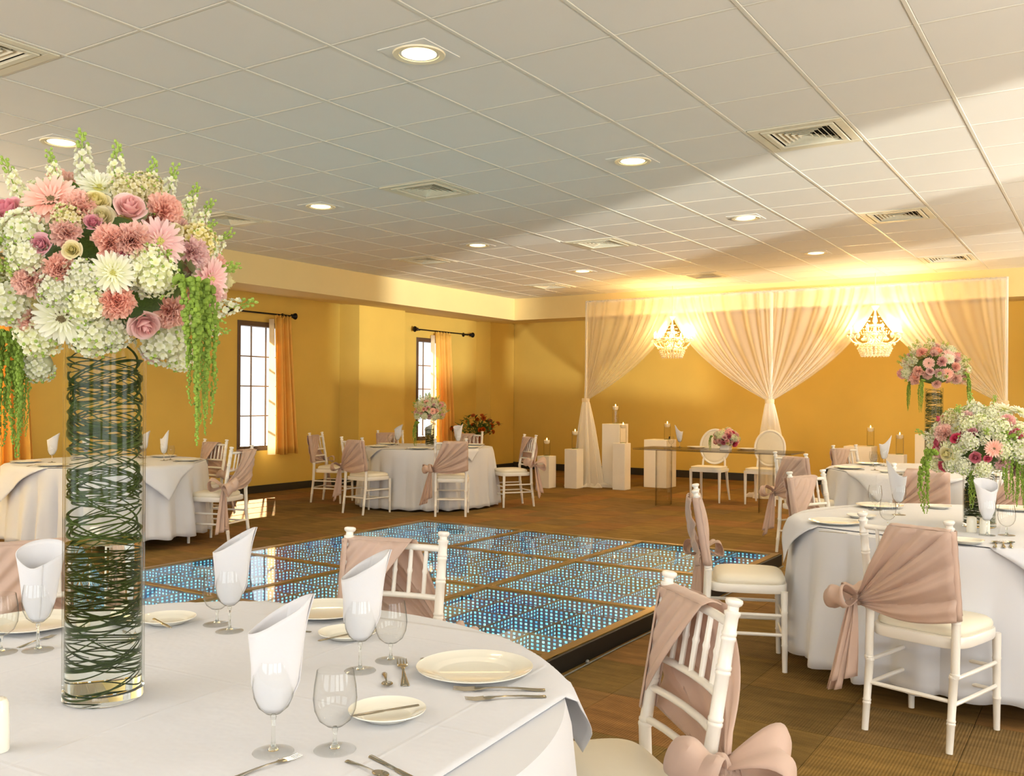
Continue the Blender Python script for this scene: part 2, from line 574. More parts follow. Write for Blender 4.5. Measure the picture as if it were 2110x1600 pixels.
link('carpet_tiles', rest.mesh('carpet_tiles', M['carpet'], False), fl, kind='stuff')

# ceiling: bars and lay-in tiles
ce = struct('ceiling', MB().box(XL - 0.2, XR + 0.2, YB - 0.2, YF + 0.2, CEIL + 0.22, CEIL + 0.34), M['plenum'], 'suspended white tile ceiling on a light metal grid', 'ceiling')
i0, i1 = -8, 13
j0, j1 = -11, 19
ctile = MB().bbox(0.0115, GT - 0.0115, 0.0115, GT - 0.0115, 0.004, 0.018, 0.0015).mesh('ceiling_tile', M['tile'], False)
vents = [(3, 6), (-2, 6), (-7 + 1, 6), (3, 11), (-2, 11), (-6, 11), (3, 16), (-2, 16), (-6, 16), (-2, 0)]
vents = [(3, 6), (-2, 6), (-6, 6), (3, 11), (-2, 11), (-6, 11), (3, 16), (-2, 16), (-6, 16), (-2, 0)]
lights = [(i, j) for i in (-4, 1) for j in (2, 6, 10, 14)]
lights_off = [(6, 2), (6, 6), (6, 10), (6, 14), (-4, -2), (1, -2), (6, -2), (-4, -6), (1, -6), (6, -6)]
shifted = (-3, 10)
tl = []
for i in range(i0, i1):
    for j in range(j0, j1):
        x, y = GX + GT * i, GY + GT * j
        if (i, j) in vents:
            continue
        cx, cy = x + 0.3, y + 0.3
        D = -cx * sin(YAW) + cy * cos(YAW)
        X = cx * cos(YAW) + cy * sin(YAW)
        vis = D > 3.4 and abs(X) < D * 0.548 + 0.35
        tl.append((0 if vis else 1, D, x, y, i, j))
tl.sort()
rest = MB()
for k, (nv, D, x, y, i, j) in enumerate(tl):
    if (i, j) == shifted:
        link('ceiling_tile', ctile, ce, Matrix.Translation((x + 0.01, y - 0.045, CEIL + 0.02)) @ Matrix.Rotation(radians(-3), 4, 'X'))
    elif k < 300 and nv == 0:
        link('ceiling_tile', ctile, ce, Matrix.Translation((x, y, CEIL)))
    else:
        rest.box(x + 0.014, x + GT - 0.014, y + 0.014, y + GT - 0.014, CEIL + 0.006, CEIL + 0.02)
link('ceiling_tiles', rest.mesh('ceiling_tiles', M['tile'], False), ce, kind='stuff')
bw = 0.0105
bar_y = MB().bbox(-bw, bw, YB, GY + GT * j1, 0, 0.03, 0.002).mesh('ceiling_bar', M['tbar'], False)
bar_x = MB().bbox(GX + GT * i0, XR, -bw * 0.8, bw * 0.8, 0.002, 0.03, 0.002).mesh('ceiling_bar', M['tbar'], False)
for i in range(i0, i1 + 1):
    link('ceiling_bar', bar_y, ce, Matrix.Translation((GX + GT * i, 0, CEIL)))
for j in range(j0, j1 + 1):
    link('ceiling_bar', bar_x, ce, Matrix.Translation((0, GY + GT * j, CEIL)))

# soffits round the room (trim)
mb = MB()
xs0 = GX + GT * i0 + 0.02
mb.add([(SX, YB, SB), (SX, SY, SB), (SX, SY, CEIL + 0.2), (SX, YB, CEIL + 0.2), (XL, YB, SB + 0.17), (XL, YF, SB + 0.17), (XL, YB, CEIL + 0.2), (XL, YF, CEIL + 0.2)],
       [(0, 1, 2, 3), (0, 4, 5, 1), (3, 2, 7, 6), (4, 0, 3, 6), (4, 6, 7, 5), (1, 5, 7, 2)])
struct('trim_1', mb, M['soffit'], 'long dropped soffit above the left wall with the windows', 'soffit')
mb = MB()
mb.add([(SX, SY, SB), (XR, SY, SB), (XR, SY, CEIL + 0.2), (SX, SY, CEIL + 0.2), (XL, YF, SB + 0.17), (XR, YF, SB + 0.17), (XL, YF, CEIL + 0.2), (XR, YF, CEIL + 0.2)],
       [(0, 1, 2, 3), (0, 4, 5, 1), (3, 2, 7, 6), (4, 6, 7, 5), (1, 5, 7, 2), (0, 3, 6, 4)])
struct('trim_2', mb, M['soffit'], 'dropped soffit along the far wall above the drapes', 'soffit')

# left wall with window openings
WIN = [(9.07, 10.02, 0.62, 2.50), (13.13, 14.02, 0.64, 2.49), (5.03, 5.98, 0.62, 2.50)]


def wall_x(x0, x1, y0, y1, z1, holes):
    mb = MB()
    hs = sorted(holes)
    y = y0
    for (a, b, c, d) in hs:
        mb.box(x0, x1, y, a, 0, z1)
        mb.box(x0, x1, a, b, 0, c)
        mb.box(x0, x1, a, b, d, z1)
        y = b
    mb.box(x0, x1, y, y1, 0, z1)
    return mb


wl = struct('wall_left', wall_x(XL - 0.2, XL, YB, YF, CEIL, WIN), M['wall'], 'ochre left wall with narrow curtained windows', 'wall')
for (ya, yb, dx) in ((11.16, 12.3, 0.42), (15.0, 15.84, 0.34)):
    link('pilaster', MB().box(XL, XL + dx, ya, yb, 0, SB + 0.16).mesh('pilaster', M['wall'], False), wl)
struct('wall_far', MB().box(XL - 0.2, XR + 0.2, YF, YF + 0.2, 0, CEIL + 0.2), M['wall'], 'ochre far wall behind the white drapes', 'wall')
RW = [(-3.9, -1.3, 0.4, 2.6), (-0.65, 1.25, 0.4, 2.6), (2.9, 4.6, 0.4, 2.6), (7.4, 8.8, 0.4, 2.6)]
struct('wall_right', wall_x(XR, XR + 0.2, YB, YF, CEIL + 0.2, RW), M['wall'], 'ochre right wall with wide daylight windows', 'wall')
mb = MB()
BW = [(-8.2, -5.0), (-3.8, -0.6), (0.4, 3.6)]
x = XL - 0.2
for a, b in BW:
    mb.box(x, a, YB - 0.2, YB, 0, CEIL + 0.2)
    mb.box(a, b, YB - 0.2, YB, 0, 0.4)
    mb.box(a, b, YB - 0.2, YB, 2.6, CEIL + 0.2)
    x = b
mb.box(x, XR + 0.2, YB - 0.2, YB, 0, CEIL + 0.2)
struct('wall_back', mb, M['wall'], 'ochre back wall with wide windows, behind the viewer', 'wall')
mb = MB()
for y0, y1 in ((YB, 11.16), (12.3, 15.0)):
    mb.bbox(XL, XL + 0.02, y0, y1, 0.0, 0.11, 0.004)
for ya, yb, dx in ((11.16, 12.3, 0.42), (15.0, 15.84, 0.34)):
    mb.bbox(XL, XL + dx + 0.018, ya - 0.018, min(yb + 0.018, 15.85), 0, 0.11, 0.004)
struct('baseboard_left', mb, M['base'], 'dark vinyl baseboard along the left wall', 'baseboard')
struct('baseboard_far', MB().bbox(XL + 0.34, XR, YF - 0.02, YF, 0.0, 0.13, 0.004), M['base'], 'dark vinyl baseboard along the far wall', 'baseboard')

# windows in the left wall
for k, (ya, yb, za, zb) in enumerate(WIN):
    lab = ['tall narrow window with brown frame, nearest full one on the left wall', 'tall narrow window behind the far table flowers', 'tall window behind the left-hand curtain and glass vase'][k]
    wroot = link('window_%d' % (k + 1), None, kind='structure', label=lab, category='window')
    fw = 0.055
    xi = XL - 0.09
    for (a, b, c, d) in ((ya, ya + fw, za, zb), (yb - fw, yb, za, zb), (ya + fw, yb - fw, za, za + fw * 1.3), (ya + fw, yb - fw, zb - fw * 1.3, zb)):
        link('window_frame', MB().bbox(xi - 0.03, XL + 0.015, a, b, c, d, 0.004).mesh('window_frame', M['frame'], False), wroot)
    nc, nr = 3, 4
    pw = (yb - ya - 2 * fw) / nc
    ph = (zb - za - 2.6 * fw) / nr
    for c in range(1, nc):
        link('muntin', MB().bbox(xi - 0.012, xi + 0.012, ya + fw + pw * c - 0.009, ya + fw + pw * c + 0.009, za + fw, zb - fw, 0.003).mesh('muntin', M['muntin'], False), wroot)
    for r in range(1, nr):
        link('muntin', MB().bbox(xi - 0.010, xi + 0.014, ya + fw, yb - fw, za + 1.3 * fw + ph * r - 0.009, za + 1.3 * fw + ph * r + 0.009, 0.003).mesh('muntin', M['muntin'], False), wroot)
    for c in range(nc):
        for r in range(nr):
            link('pane', MB().box(xi - 0.003, xi, ya + fw + pw * c + 0.004, ya + fw + pw * (c + 1) - 0.004, za + 1.3 * fw + ph * r + 0.004, za + 1.3 * fw + ph * (r + 1) - 0.004).mesh('pane', M['glass'], False), wroot)


# curtain rods and tab curtains
def rod(y0, y1, z, lab):
    r = link('curtain_rod', None, None, Matrix.Translation((XL + 0.12, y0, z)), label=lab, category='curtain rod')
    L = y1 - y0
    link('pole', MB().tube([(0, 0, 0), (0, L, 0)], 0.012, 10).mesh('pole', M['rod']), r)
    for yy, sg in ((0, -1), (L, 1)):
        ax = Matrix.Translation((0, yy, 0)) @ Matrix.Rotation(-sg * pi / 2, 4, 'X')
        link('finial', MB().lathe([(0.012, 0), (0.03, 0.01), (0.016, 0.025), (0.042, 0.06), (0.05, 0.085), (0.02, 0.1), (0.0, 0.105)], 14, None, ax).mesh('finial', M['rod']), r)
        yb_ = yy - sg * 0.06
        link('bracket', MB().tube([(-0.118, yb_, 0), (0, yb_, -0.012)], 0.009, 8).lathe([(0, 0), (0.04, 0), (0.04, 0.01), (0.0, 0.012)], 14, None, Matrix.Translation((-0.12, yb_, 0)) @ Matrix.Rotation(pi / 2, 4, 'Y')).mesh('bracket', M['rod']), r)


def curtain(y0, y1, z0, z1, lab, flare=0.12, seed=0, lining=True):
    rnd = random.Random(seed)
    ph = [rnd.uniform(0, 6) for _ in range(4)]
    root = link('curtain', None, None, Matrix.Translation((XL + 0.12, y0, z0)), label=lab, category='curtain')
    H, W = z1 - z0, y1 - y0

    def fn(u, v):
        d = 1 - v
        w = W * (1 + flare * 2 * d ** 1.5)
        y = (u - 0.5) * w + W / 2 + 0.04 * d
        a = 0.034 + 0.026 * d
        return (a * sin(u * 30 + ph[0]) + 0.012 * sin(u * 11 + ph[1] + d) + 0.05 * d, y + 0.012 * sin(u * 15 + ph[2]), v * H + (0.012 * sin(u * 9 + ph[3]) if v == 0 else 0))
    link('fabric', MB().surf(fn, 70, 16).mesh('fabric', M['curtain'], solid=0.003), root)
    if lining:
        link('lining', MB().surf(lambda u, v: (fn(0, v)[0] - 0.012 - 0.06 * u, fn(0, v)[1] - 0.045 * u * (1 + 1.2 * (1 - v)), v * H * 0.985 + 0.0), 6, 16).mesh('lining', M['lining'], solid=0.003), root)
    for k in range(5):
        yy = W * (k + 0.5) / 5
        link('tab', MB().tube([(0.0, yy, H - 0.01), (0.02, yy, H + 0.02), (0.0, yy, H + 0.05), (-0.02, yy, H + 0.02), (0.0, yy, H - 0.01)], 0.012, 6, flat=0.3).mesh('tab', M['curtain']), root)


p0 = at_x(478, 636, XL + 0.12)
p1 = at_x(600, 647, XL + 0.12)
rod(8.87, p1.y, 2.62, 'black curtain rod over the nearest full window on the left wall')
c0, c1 = at_x(566, 700, XL + 0.12), at_x(601, 700, XL + 0.12)
curtain(c0.y, c1.y, 0.56, 2.58, 'gold tab curtain hanging to the right of the nearer left wall window', 0.22, 1)
rod(13.02, 14.62, 2.62, 'black curtain rod over the far window behind the flowers')
c0, c1 = at_x(899, 720, XL + 0.12), at_x(928, 720, XL + 0.12)
curtain(c0.y, c1.y, 0.5, 2.58, 'gold tab curtain beside the far window, behind the flowers', 0.1, 2)
c1 = at_x(52, 800, XL + 0.12)
rod(4.9, 6.32, 2.62, 'black curtain rod at the left edge, hidden behind the big bouquet')
curtain(c1.y - 0.42, c1.y, 0.56, 2.58, 'orange gold curtain at the left edge behind the hanging green amaranth', 0.1, 3, False)

# ceiling fittings
ring = MB().lathe([(0.098, 0.004), (0.1, -0.004), (0.128, -0.007), (0.132, 0.004)], 32).mesh('trim_ring', mat('downlight_trim', (240, 226, 190), 0.4))
lens = MB().lathe([(0.0, -0.002), (0.06, -0.0025), (0.1, 0.002)], 32).mesh('lens', M['lens'])
plate = MB().bbox(-0.145, 0.145, -0.145, 0.145, 0.0005, 0.006, 0.001).mesh('mounting_plate', M['tile'], False)
names = {(-4, 2): 'round recessed downlight in the ceiling above the big left bouquet', (1, 2): 'largest round recessed downlight near the top centre of the ceiling'}
rowt = {2: 'nearest row', 6: 'second row', 10: 'third row', 14: 'farthest row'}
for (i, j) in lights + lights_off:
    x, y = GX + GT * (i + 0.5), GY + GT * (j + 0.5)
    lab = names.get((i, j), 'round recessed warm downlight, %s of the ceiling, %s column' % (rowt.get(j, {-2: 'first row behind the viewer', -6: 'second row behind the viewer'}.get(j)), {-4: 'left', 1: 'right', 6: 'outer right'}[i]))
    place([('trim_ring', ring, None), ('lens', lens, None), ('mounting_plate', plate, None)], 'recessed_light', T(x, y, CEIL + 0.0), lab, 'ceiling light', 'recessed downlights')
    light('downlight_glow', 'SPOT', (x, y, CEIL - 0.015), (0, 0, 0), 70 if y > 5 else 8, WARM, spot_size=radians(150), spot_blend=0.8, shadow_soft_size=0.08)

vf = MB()
h = GT / 2
for k, (a, b) in enumerate(((0.29, 0.235), (0.225, 0.19))):
    for (x0, x1, y0, y1) in ((-a, a, -a, -b), (-a, a, b, a), (-a, -b, -b, b), (b, a, -b, b)):
        vf.bbox(x0, x1, y0, y1, -0.004 - 0.004 * k, 0.008, 0.002)
vframe = vf.mesh('vent_frame', M['vent'], False)
vback = MB().box(-0.2, 0.2, -0.2, 0.2, 0.03, 0.034).mesh('duct', M['darkgap'], False)
slat1 = MB().add([(-1, -0.004, 0), (1, -0.004, 0), (1, 0.016, 0.02), (-1, 0.016, 0.02), (-1, -0.006, 0.002), (1, -0.006, 0.002), (1, 0.014, 0.022), (-1, 0.014, 0.022)],
                 [(0, 3, 2, 1), (4, 5, 6, 7), (0, 1, 5, 4), (1, 2, 6, 5), (2, 3, 7, 6), (3, 0, 4, 7)]).mesh('slat', M['vent'], False)
vtpl = [('duct', vback, None), ('vent_frame', vframe, None)]
for q in range(4):
    for k in range(5):
        d = 0.035 + 0.033 * k
        m_ = Matrix.Rotation(q * pi / 2, 4, 'Z') @ Matrix.Translation((0, -d, 0)) @ Matrix.Diagonal((d, 1, 1, 1))
        vtpl.append(('slat', slat1, m_))
vlab = {(3, 6): 'large square ceiling vent at upper right', (-2, 6): 'square ceiling vent near the ceiling centre', (-6, 6): 'square ceiling vent just right of the big bouquet',
        (3, 11): 'square ceiling vent on the right, second from the camera', (-2, 11): 'square ceiling vent above the drape gap, mid room', (-6, 11): 'pale square ceiling vent above the left soffit',
        (3, 16): 'farthest ceiling vent on the right above the drapes', (-2, 16): 'farthest ceiling vent above the first chandelier', (-6, 16): 'farthest ceiling vent by the corner of the soffits', (-2, 0): 'ceiling vent cut by the upper left edge'}
for (i, j) in vents:
    place(vtpl, 'ceiling_vent', T(GX + GT * (i + 0.5), GY + GT * (j + 0.5), CEIL), vlab[(i, j)], 'vent', 'ceiling vents')

# ------------------------------------------------------------------ LED dance floor
DX0, DX1, DY0, PS, NX, NY, DH = -6.15, -2.40, 2.85, 1.25, 3, 4, 0.10
df = link('dance_floor', None, None, Matrix.Translation((DX0, DY0, 0)), label='raised LED mirror dance floor with glowing cyan dots and bronze bars', category='dance floor')
W_, L_ = PS * NX, PS * NY
CP = (PS - 0.06) / 4
well = MB()


def well_mesh():
    g = 0.006
    a = CP - 2 * g
    zt, zb = -0.008, -0.094
    me = MB()
    vs = [(g, g, zt), (g + a, g, zt), (g + a, g + a, zt), (g, g + a, zt), (g, g, zb), (g + a, g, zb), (g + a, g + a, zb), (g, g + a, zb)]
    me.add(vs, [(0, 4, 5, 1), (1, 5, 6, 2), (2, 6, 7, 3), (3, 7, 4, 0), (4, 7, 6, 5)])
    m = me.mesh('light_well', M['led'], False)
    m.materials.append(M['wellfloor'])
    uvl = m.uv_layers.new(name='leds')
    for pi_, p in enumerate(m.polygons):
        for li in p.loop_indices:
            v = m.vertices[m.loops[li].vertex_index].co
            if pi_ < 4:
                u = (v.x if pi_ in (0, 2) else v.y)
                uvl.data[li].uv = ((u - g) / (a / 8), (zt - v.z) / ((zt - zb) / 4))
            else:
                uvl.data[li].uv = ((v.x - g) / (a / 8), (v.y - g) / (a / 8))
    return m


wm = well_mesh()
grid = MB()
for c in range(1, 4):
    grid.box(0.03 + CP * c - 0.005, 0.03 + CP * c + 0.005, 0.03, PS - 0.03, -0.012, -0.0055)
for c in range(1, 4):
    grid.box(0.03, PS - 0.03, 0.03 + CP * c - 0.004, 0.03 + CP * c + 0.004, -0.012, -0.006)
gridm = grid.mesh('cell_divider', M['ledframe'], False)
M['floorglass'] = thin_glass('floor_glass', (0.93, 0.95, 0.95), (0.8, 0.84, 0.86), 0.3, 0.85)
gm = MB().box(0.028, PS - 0.028, 0.028, PS - 0.028, -0.0045, 0.0).mesh('glass_panel', M['floorglass'], False)
for i in range(NX):
    for j in range(NY):
        pn = link('floor_panel', gm, df, Matrix.Translation((PS * i, PS * j, DH)))
        link('cell_divider', gridm, pn)
        for a in range(4):
            for b in range(4):
                link('light_well', wm, pn, Matrix.Translation((0.03 + CP * a, 0.03 + CP * b, 0)))
for i in range(NX + 1):
    link('floor_bar', MB().bbox(PS * i - 0.03, PS * i + 0.03, -0.03, L_ + 0.03, 0.088, DH + 0.003, 0.002).mesh('floor_bar', M['ledframe'], False), df)
for j in range(NY + 1):
    link('floor_bar', MB().bbox(-0.03, W_ + 0.03, PS * j - 0.03, PS * j + 0.03, 0.088, DH + 0.0025, 0.002).mesh('floor_bar', M['ledframe'], False), df)
for (x0, x1, y0, y1) in ((-0.045, -0.03, -0.045, L_ + 0.045), (W_ + 0.03, W_ + 0.045, -0.045, L_ + 0.045), (-0.03, W_ + 0.03, -0.045, -0.03), (-0.03, W_ + 0.03, L_ + 0.03, L_ + 0.045)):
    link('side_skirt', MB().bbox(x0, x1, y0, y1, 0.001, DH - 0.004, 0.003).mesh('side_skirt', M['black'], False), df)
link('base_board', MB().box(-0.03, W_ + 0.03, -0.03, L_ + 0.03, 0.001, 0.004).mesh('base_board', M['black'], False), df)
cable = MB().tube([(W_ + 0.07, 0.5, 0.006), (W_ + 0.085, 1.2, 0.006), (W_ + 0.07, 1.9, 0.006), (W_ + 0.08, 3.2, 0.006), (W_ + 0.07, L_, 0.006)], 0.004, 6)
cable.ball((W_ + 0.07, 1.52, 0.012), 0.012, 8, 6)
link('cable', cable.mesh('cable', mat('grey_cable', (120, 118, 110), 0.4)), df)


# ------------------------------------------------------------------ banquet chair
def yb(z):     # y of the rear post centre at height z (splayed foot, leaning back)
    return -0.245 + 0.125 * z if z < 0.45 else -0.189 - 0.17 * (z - 0.45)


def chair_tpl():
    C = M['chair']
    tpl = []
    zs = [0, 0.02, 0.14, 0.30, 0.44, 0.58, 0.70, 0.80]
    for sx in (-1, 1):
        mb = MB()
        pts, rr = [], []

        def ringat(z, r):
            pts.append((sx * (0.182 - 0.004 * (z < 0.3)), yb(z), z))
            rr.append(r)
        ringat(0, 0.0135)
        for zr, r in ((0.12, 0.0155), (0.30, 0.0175), (0.52, 0.0175), (0.64, 0.0165), (0.76, 0.0165), (0.84, 0.016)):
            for dz, k in ((-0.012, 1.0), (-0.009, 1.13), (-0.003, 1.13), (0, 1.0), (0.003, 1.13), (0.009, 1.13), (0.012, 1.0)):
                ringat(zr + dz, r * k)
        for z, r in ((0.885, 0.016), (0.892, 0.02), (0.897, 0.02), (0.90, 0.0135), (0.91, 0.0135), (0.914, 0.019), (0.92, 0.0215), (0.926, 0.02), (0.929, 0.012)):
            ringat(z, r)
        mb.tube(pts, rr, 12)
        tpl.append(('rear_post', mb.mesh('rear_post', C), None))
        mb = MB()
        pts = [(sx * 0.186, 0.188, 0), (sx * 0.186, 0.187, 0.13), (sx * 0.186, 0.186, 0.137), (sx * 0.186, 0.186, 0.144), (sx * 0.186, 0.184, 0.3), (sx * 0.186, 0.184, 0.307), (sx * 0.186, 0.184, 0.314), (sx * 0.186, 0.183, 0.415)]
        mb.tube(pts, [0.013, 0.0155, 0.018, 0.0155, 0.0165, 0.019, 0.017, 0.018], 12)
        tpl.append(('leg', mb.mesh('leg', C), None))

    def outline(hw, yf, ybk, n, k):
        P = []
        for i in range(n):
            a = 2 * pi * i / n
            cx, sy_ = cos(a), sin(a)
            e = 0.42
            x = hw * (abs(cx) ** e) * (1 if cx > 0 else -1)
            y0, y1 = (yf, ybk)
            y = (abs(sy_) ** e) * (yf if sy_ > 0 else -ybk)
            if sy_ < 0:
                x *= 1 - 0.04 * abs(sy_)
            P.append((x * k, y * k))
        return P
    mb = MB()
    n = 40
    lv = [(0.955, 0.405), (0.985, 0.402), (1.0, 0.408), (1.0, 0.44), (0.985, 0.446), (0.9, 0.446)]
    vs, fs = [], []
    for k, z in lv:
        vs += [(x, y, z) for x, y in outline(0.205, 0.205, 0.205, n, k)]
    for j in range(len(lv) - 1):
        for i in range(n):
            q = (i + 1) % n
            fs.append((j * n + i, j * n + q, (j + 1) * n + q, (j + 1) * n + i))
    fs.append(tuple(reversed(range(n))))
    fs.append(tuple(range((len(lv) - 1) * n, len(lv) * n)))
    tpl.append(('seat_frame', mb.add(vs, fs).mesh('seat_frame', C), None))
    lv = [(0.96, 0.446), (0.985, 0.452), (0.99, 0.463), (0.965, 0.476), (0.9, 0.486), (0.75, 0.492), (0.5, 0.495), (0.02, 0.496)]
    vs, fs = [], []
    for k, z in lv:
        vs += [(x, y, z) for x, y in outline(0.2, 0.2, 0.175, n, k)]
    for j in range(len(lv) - 1):
        for i in range(n):
            q = (i + 1) % n
            fs.append((j * n + i, j * n + q, (j + 1) * n + q, (j + 1) * n + i))
    fs.append(tuple(range((len(lv) - 1) * n, len(lv) * n)))
    tpl.append(('seat_cushion', MB().add(vs, fs).mesh('seat_cushion', M['cushion']), None))
    # back rails
    for z, r in ((0.868, 0.012), (0.70, 0.0105), (0.615, 0.0105), (0.53, 0.0105)):
        y = yb(z)
        pts = [(-0.18, y, z), (-0.09, y - 0.012, z), (0, y - 0.016, z), (0.09, y - 0.012, z), (0.18, y, z)]
        tpl.append(('back_rail', MB().tube(pts, r, 10).mesh('back_rail', C), None))
    for k in range(5):
        x = -0.115 + 0.0575 * k
        dy = -0.014
        mb = MB().tube([(x, yb(0.70) + dy, 0.70), (x, yb(0.775) + dy, 0.775), (x, yb(0.785) + dy, 0.785), (x, yb(0.795) + dy, 0.795), (x, yb(0.868) + dy, 0.868)], [0.0075, 0.008, 0.0105, 0.008, 0.0075], 8)
        tpl.append(('spindle', mb.mesh('spindle', C), None))
    # stretchers
    for sx in (-1, 1):
        for z in (0.19, 0.29):
            tpl.append(('stretcher', MB().tube([(sx * 0.184, yb(z), z), (sx * 0.186, -0.02, z), (sx * 0.186, 0.185, z)], [0.0085, 0.0095, 0.0085], 8).mesh('stretcher', C), None))
    for z, y in ((0.17, 'f'), (0.27, 'f'), (0.2, 'b')):
        yy = 0.185 if y == 'f' else yb(z)
        tpl.append(('stretcher', MB().tube([(-0.184, yy, z), (0, yy, z), (0.184, yy, z)], [0.0085, 0.0095, 0.0085], 8).mesh('stretcher', C), None))
    return tpl


def sash_tpl(seed, loop=1.0, tail=1.0):
    rnd = random.Random(seed)
    S = M['sash']
    zt = 0.888
    xk, zk = -0.212, 0.55
    yk = yb(zk) - 0.028
    ph = [rnd.uniform(0, 6) for _ in range(6)]
    xa = rnd.uniform(-0.09, -0.05)
    zl = rnd.uniform(0.52, 0.57)
    # rear fan: spread edge runs along the top rail then down the post, all gathered at the knot

    def edge(u):
        if u < 0.45:
            return Vector((xa + (0.197 - xa) * u / 0.45, yb(0.88) - 0.034, zt))
        z = zt - (u - 0.45) / 0.55 * (zt - zl)
        return Vector((0.203, yb(z) - 0.024, z))

    def rear(u, v):
        e = edge(u)
        k = Vector((xk + 0.012 * (u - 0.5), yk + 0.01 * sin(u * 9), zk + 0.05 * (0.5 - u)))
        p = e.lerp(k, v)
        am = (1 - v) ** 0.5 * 0.009 + 0.012 * sin(pi * min(1, v * 1.1))
        p.y += -0.016 * sin(pi * v) - 0.002 - (0.006 + 0.020 * sin(pi * min(1, 0.15 + v))) * abs(sin(u * 15 + ph[0] + 1.2 * v)) ** 0.7 + 0.003 * sin(u * 71 + ph[1])
        p.z -= 0.02 * sin(pi * v) * (0.4 + u)
        return p
    rearm = MB().surf(rear, 56, 14).mesh('rear_panel', S, solid=0.0016)
    # front piece: over the rail, diagonal to the post

    def front(u, v):       # u: outer edge (corner) -> hypotenuse, v from rail to post
        a = Vector((0.197 + (xa - 0.197) * u, yb(0.88) + 0.018, zt))
        z = zt - u * (zt - zl - 0.02)
        b = Vector((0.205, yb(z) + 0.012, z))
        p = a.lerp(b, v)
        bow = sin(pi * v) * u
        p.x -= 0.006 * bow
        p.y += 0.02 * bow + 0.0045 * sin(u * 30 + ph[2] + v) * (0.3 + sin(pi * v))
        p.z -= 0.006 * bow
        return p
    frontm = MB().surf(front, 40, 12).mesh('front_panel', S, solid=0.0016)
    hem = MB().surf(lambda u, v: Vector((0.197 + (xa - 0.197) * u, yb(0.88) - 0.036 + 0.054 * v, zt + 0.008 * sin(pi * v) + 0.001 * sin(u * 30))), 12, 5)
    hem.surf(lambda u, v: (lambda z, a: Vector((0.182 + 0.024 * cos(a), yb(z) + 0.024 * sin(a), z)))(zt - (zt - zl) * u, -pi * 0.55 + pi * 1.1 * v), 12, 6)
    wrapm = hem.mesh('wrap', S, solid=0.0016)
    K = Vector((xk - 0.016, yk + 0.02, zk))
    kn = MB()
    kn.surf(lambda u, v: K + Vector((0.026 * sin(pi * v) * cos(2 * pi * u) * (1 + 0.2 * sin(5 * 2 * pi * u)), 0.024 * sin(pi * v) * sin(2 * pi * u) * (1 + 0.15 * sin(4 * 2 * pi * u)), 0.034 * cos(pi * v))), 20, 8, closeu=True)
    subs = []
    for sg, L in ((-1, 0.13 * loop), (1, 0.115 * loop)):
        d = Vector((-0.42, sg * 0.85 - 0.12, 0.2 + 0.2 * rnd.random())).normalized()
        up = Vector((-0.25, -d.z * sg * 0.3, 1)).normalized()
        wd = d.cross(up).normalized()
        tw = rnd.uniform(-0.4, 0.4)

        def loopf(u, v, d=d, up=up, wd=wd, L=L, tw=tw):
            s_ = sin(pi * u)
            w_ = (v - 0.5) * (0.03 + 0.095 * loop * s_ ** 0.8)
            h_ = 0.045 * loop * sin(2 * pi * u) * (0.6 + 0.4 * s_)
            a_ = tw * s_
            W = wd * cos(a_) + up * sin(a_)
            return K + d * (L * s_ + 0.006 * sin(v * 12)) + up * (h_ + 0.01 * sin(v * 9 + u * 4) * s_) + W * w_ + Vector((0, 0, -0.03 * s_ * s_))
        subs.append(('bow_loop', MB().surf(loopf, 24, 8).mesh('bow_loop', S, solid=0.0016), None))
    for k, (dx, zl2) in enumerate(((-0.085, 0.14), (-0.03, 0.2))):
        zend = zl2 + 0.06 * (1 - tail)

        def tailf(u, v, dx=dx, zend=zend, k=k):
            t = v
            w_ = 0.03 + 0.105 * t ** 0.8
            x = K.x - 0.01 + dx * t + (u - 0.5) * w_ * 0.78
            y = K.y - 0.012 - 0.018 * k + (u - 0.5) * w_ * (0.45 if k else -0.5) + 0.011 * sin(u * 14 + ph[3 + k] + t * 1.5) * (0.4 + t) - 0.03 * t
            z = K.z - t * (K.z - zend) + 0.035 * (u - 0.5) * t
            return (x, y, z)
        subs.append(('tail', MB().surf(tailf, 20, 14).mesh('tail', S, solid=0.0016), None))
    subs.append(('front_panel', frontm, None))
    subs.append(('rear_panel', rearm, None))
    subs.append(('wrap', wrapm, None))
    return ('sash', kn.mesh('sash', S), None, subs)


CH = chair_tpl()
SASH = [sash_tpl(1, 1.25, 1.0), sash_tpl(2, 0.9, 1.0), sash_tpl(5, 1.0, 0.9), sash_tpl(9, 1.05, 1.0)]


def banquet_chair(Mx, My, f, label, k=0, group='white ballroom chairs with pink sashes'):
    """(Mx, My) = where the top of the back stands; f = facing"""
    l = hypot(*f)
    f = (f[0] / l, f[1] / l)
    cx, cy = Mx + 0.27 * f[0], My + 0.27 * f[1]
    return place(CH + [SASH[k]], 'banquet_chair', T(cx, cy, 0, facing(f)), label, 'chair', group)


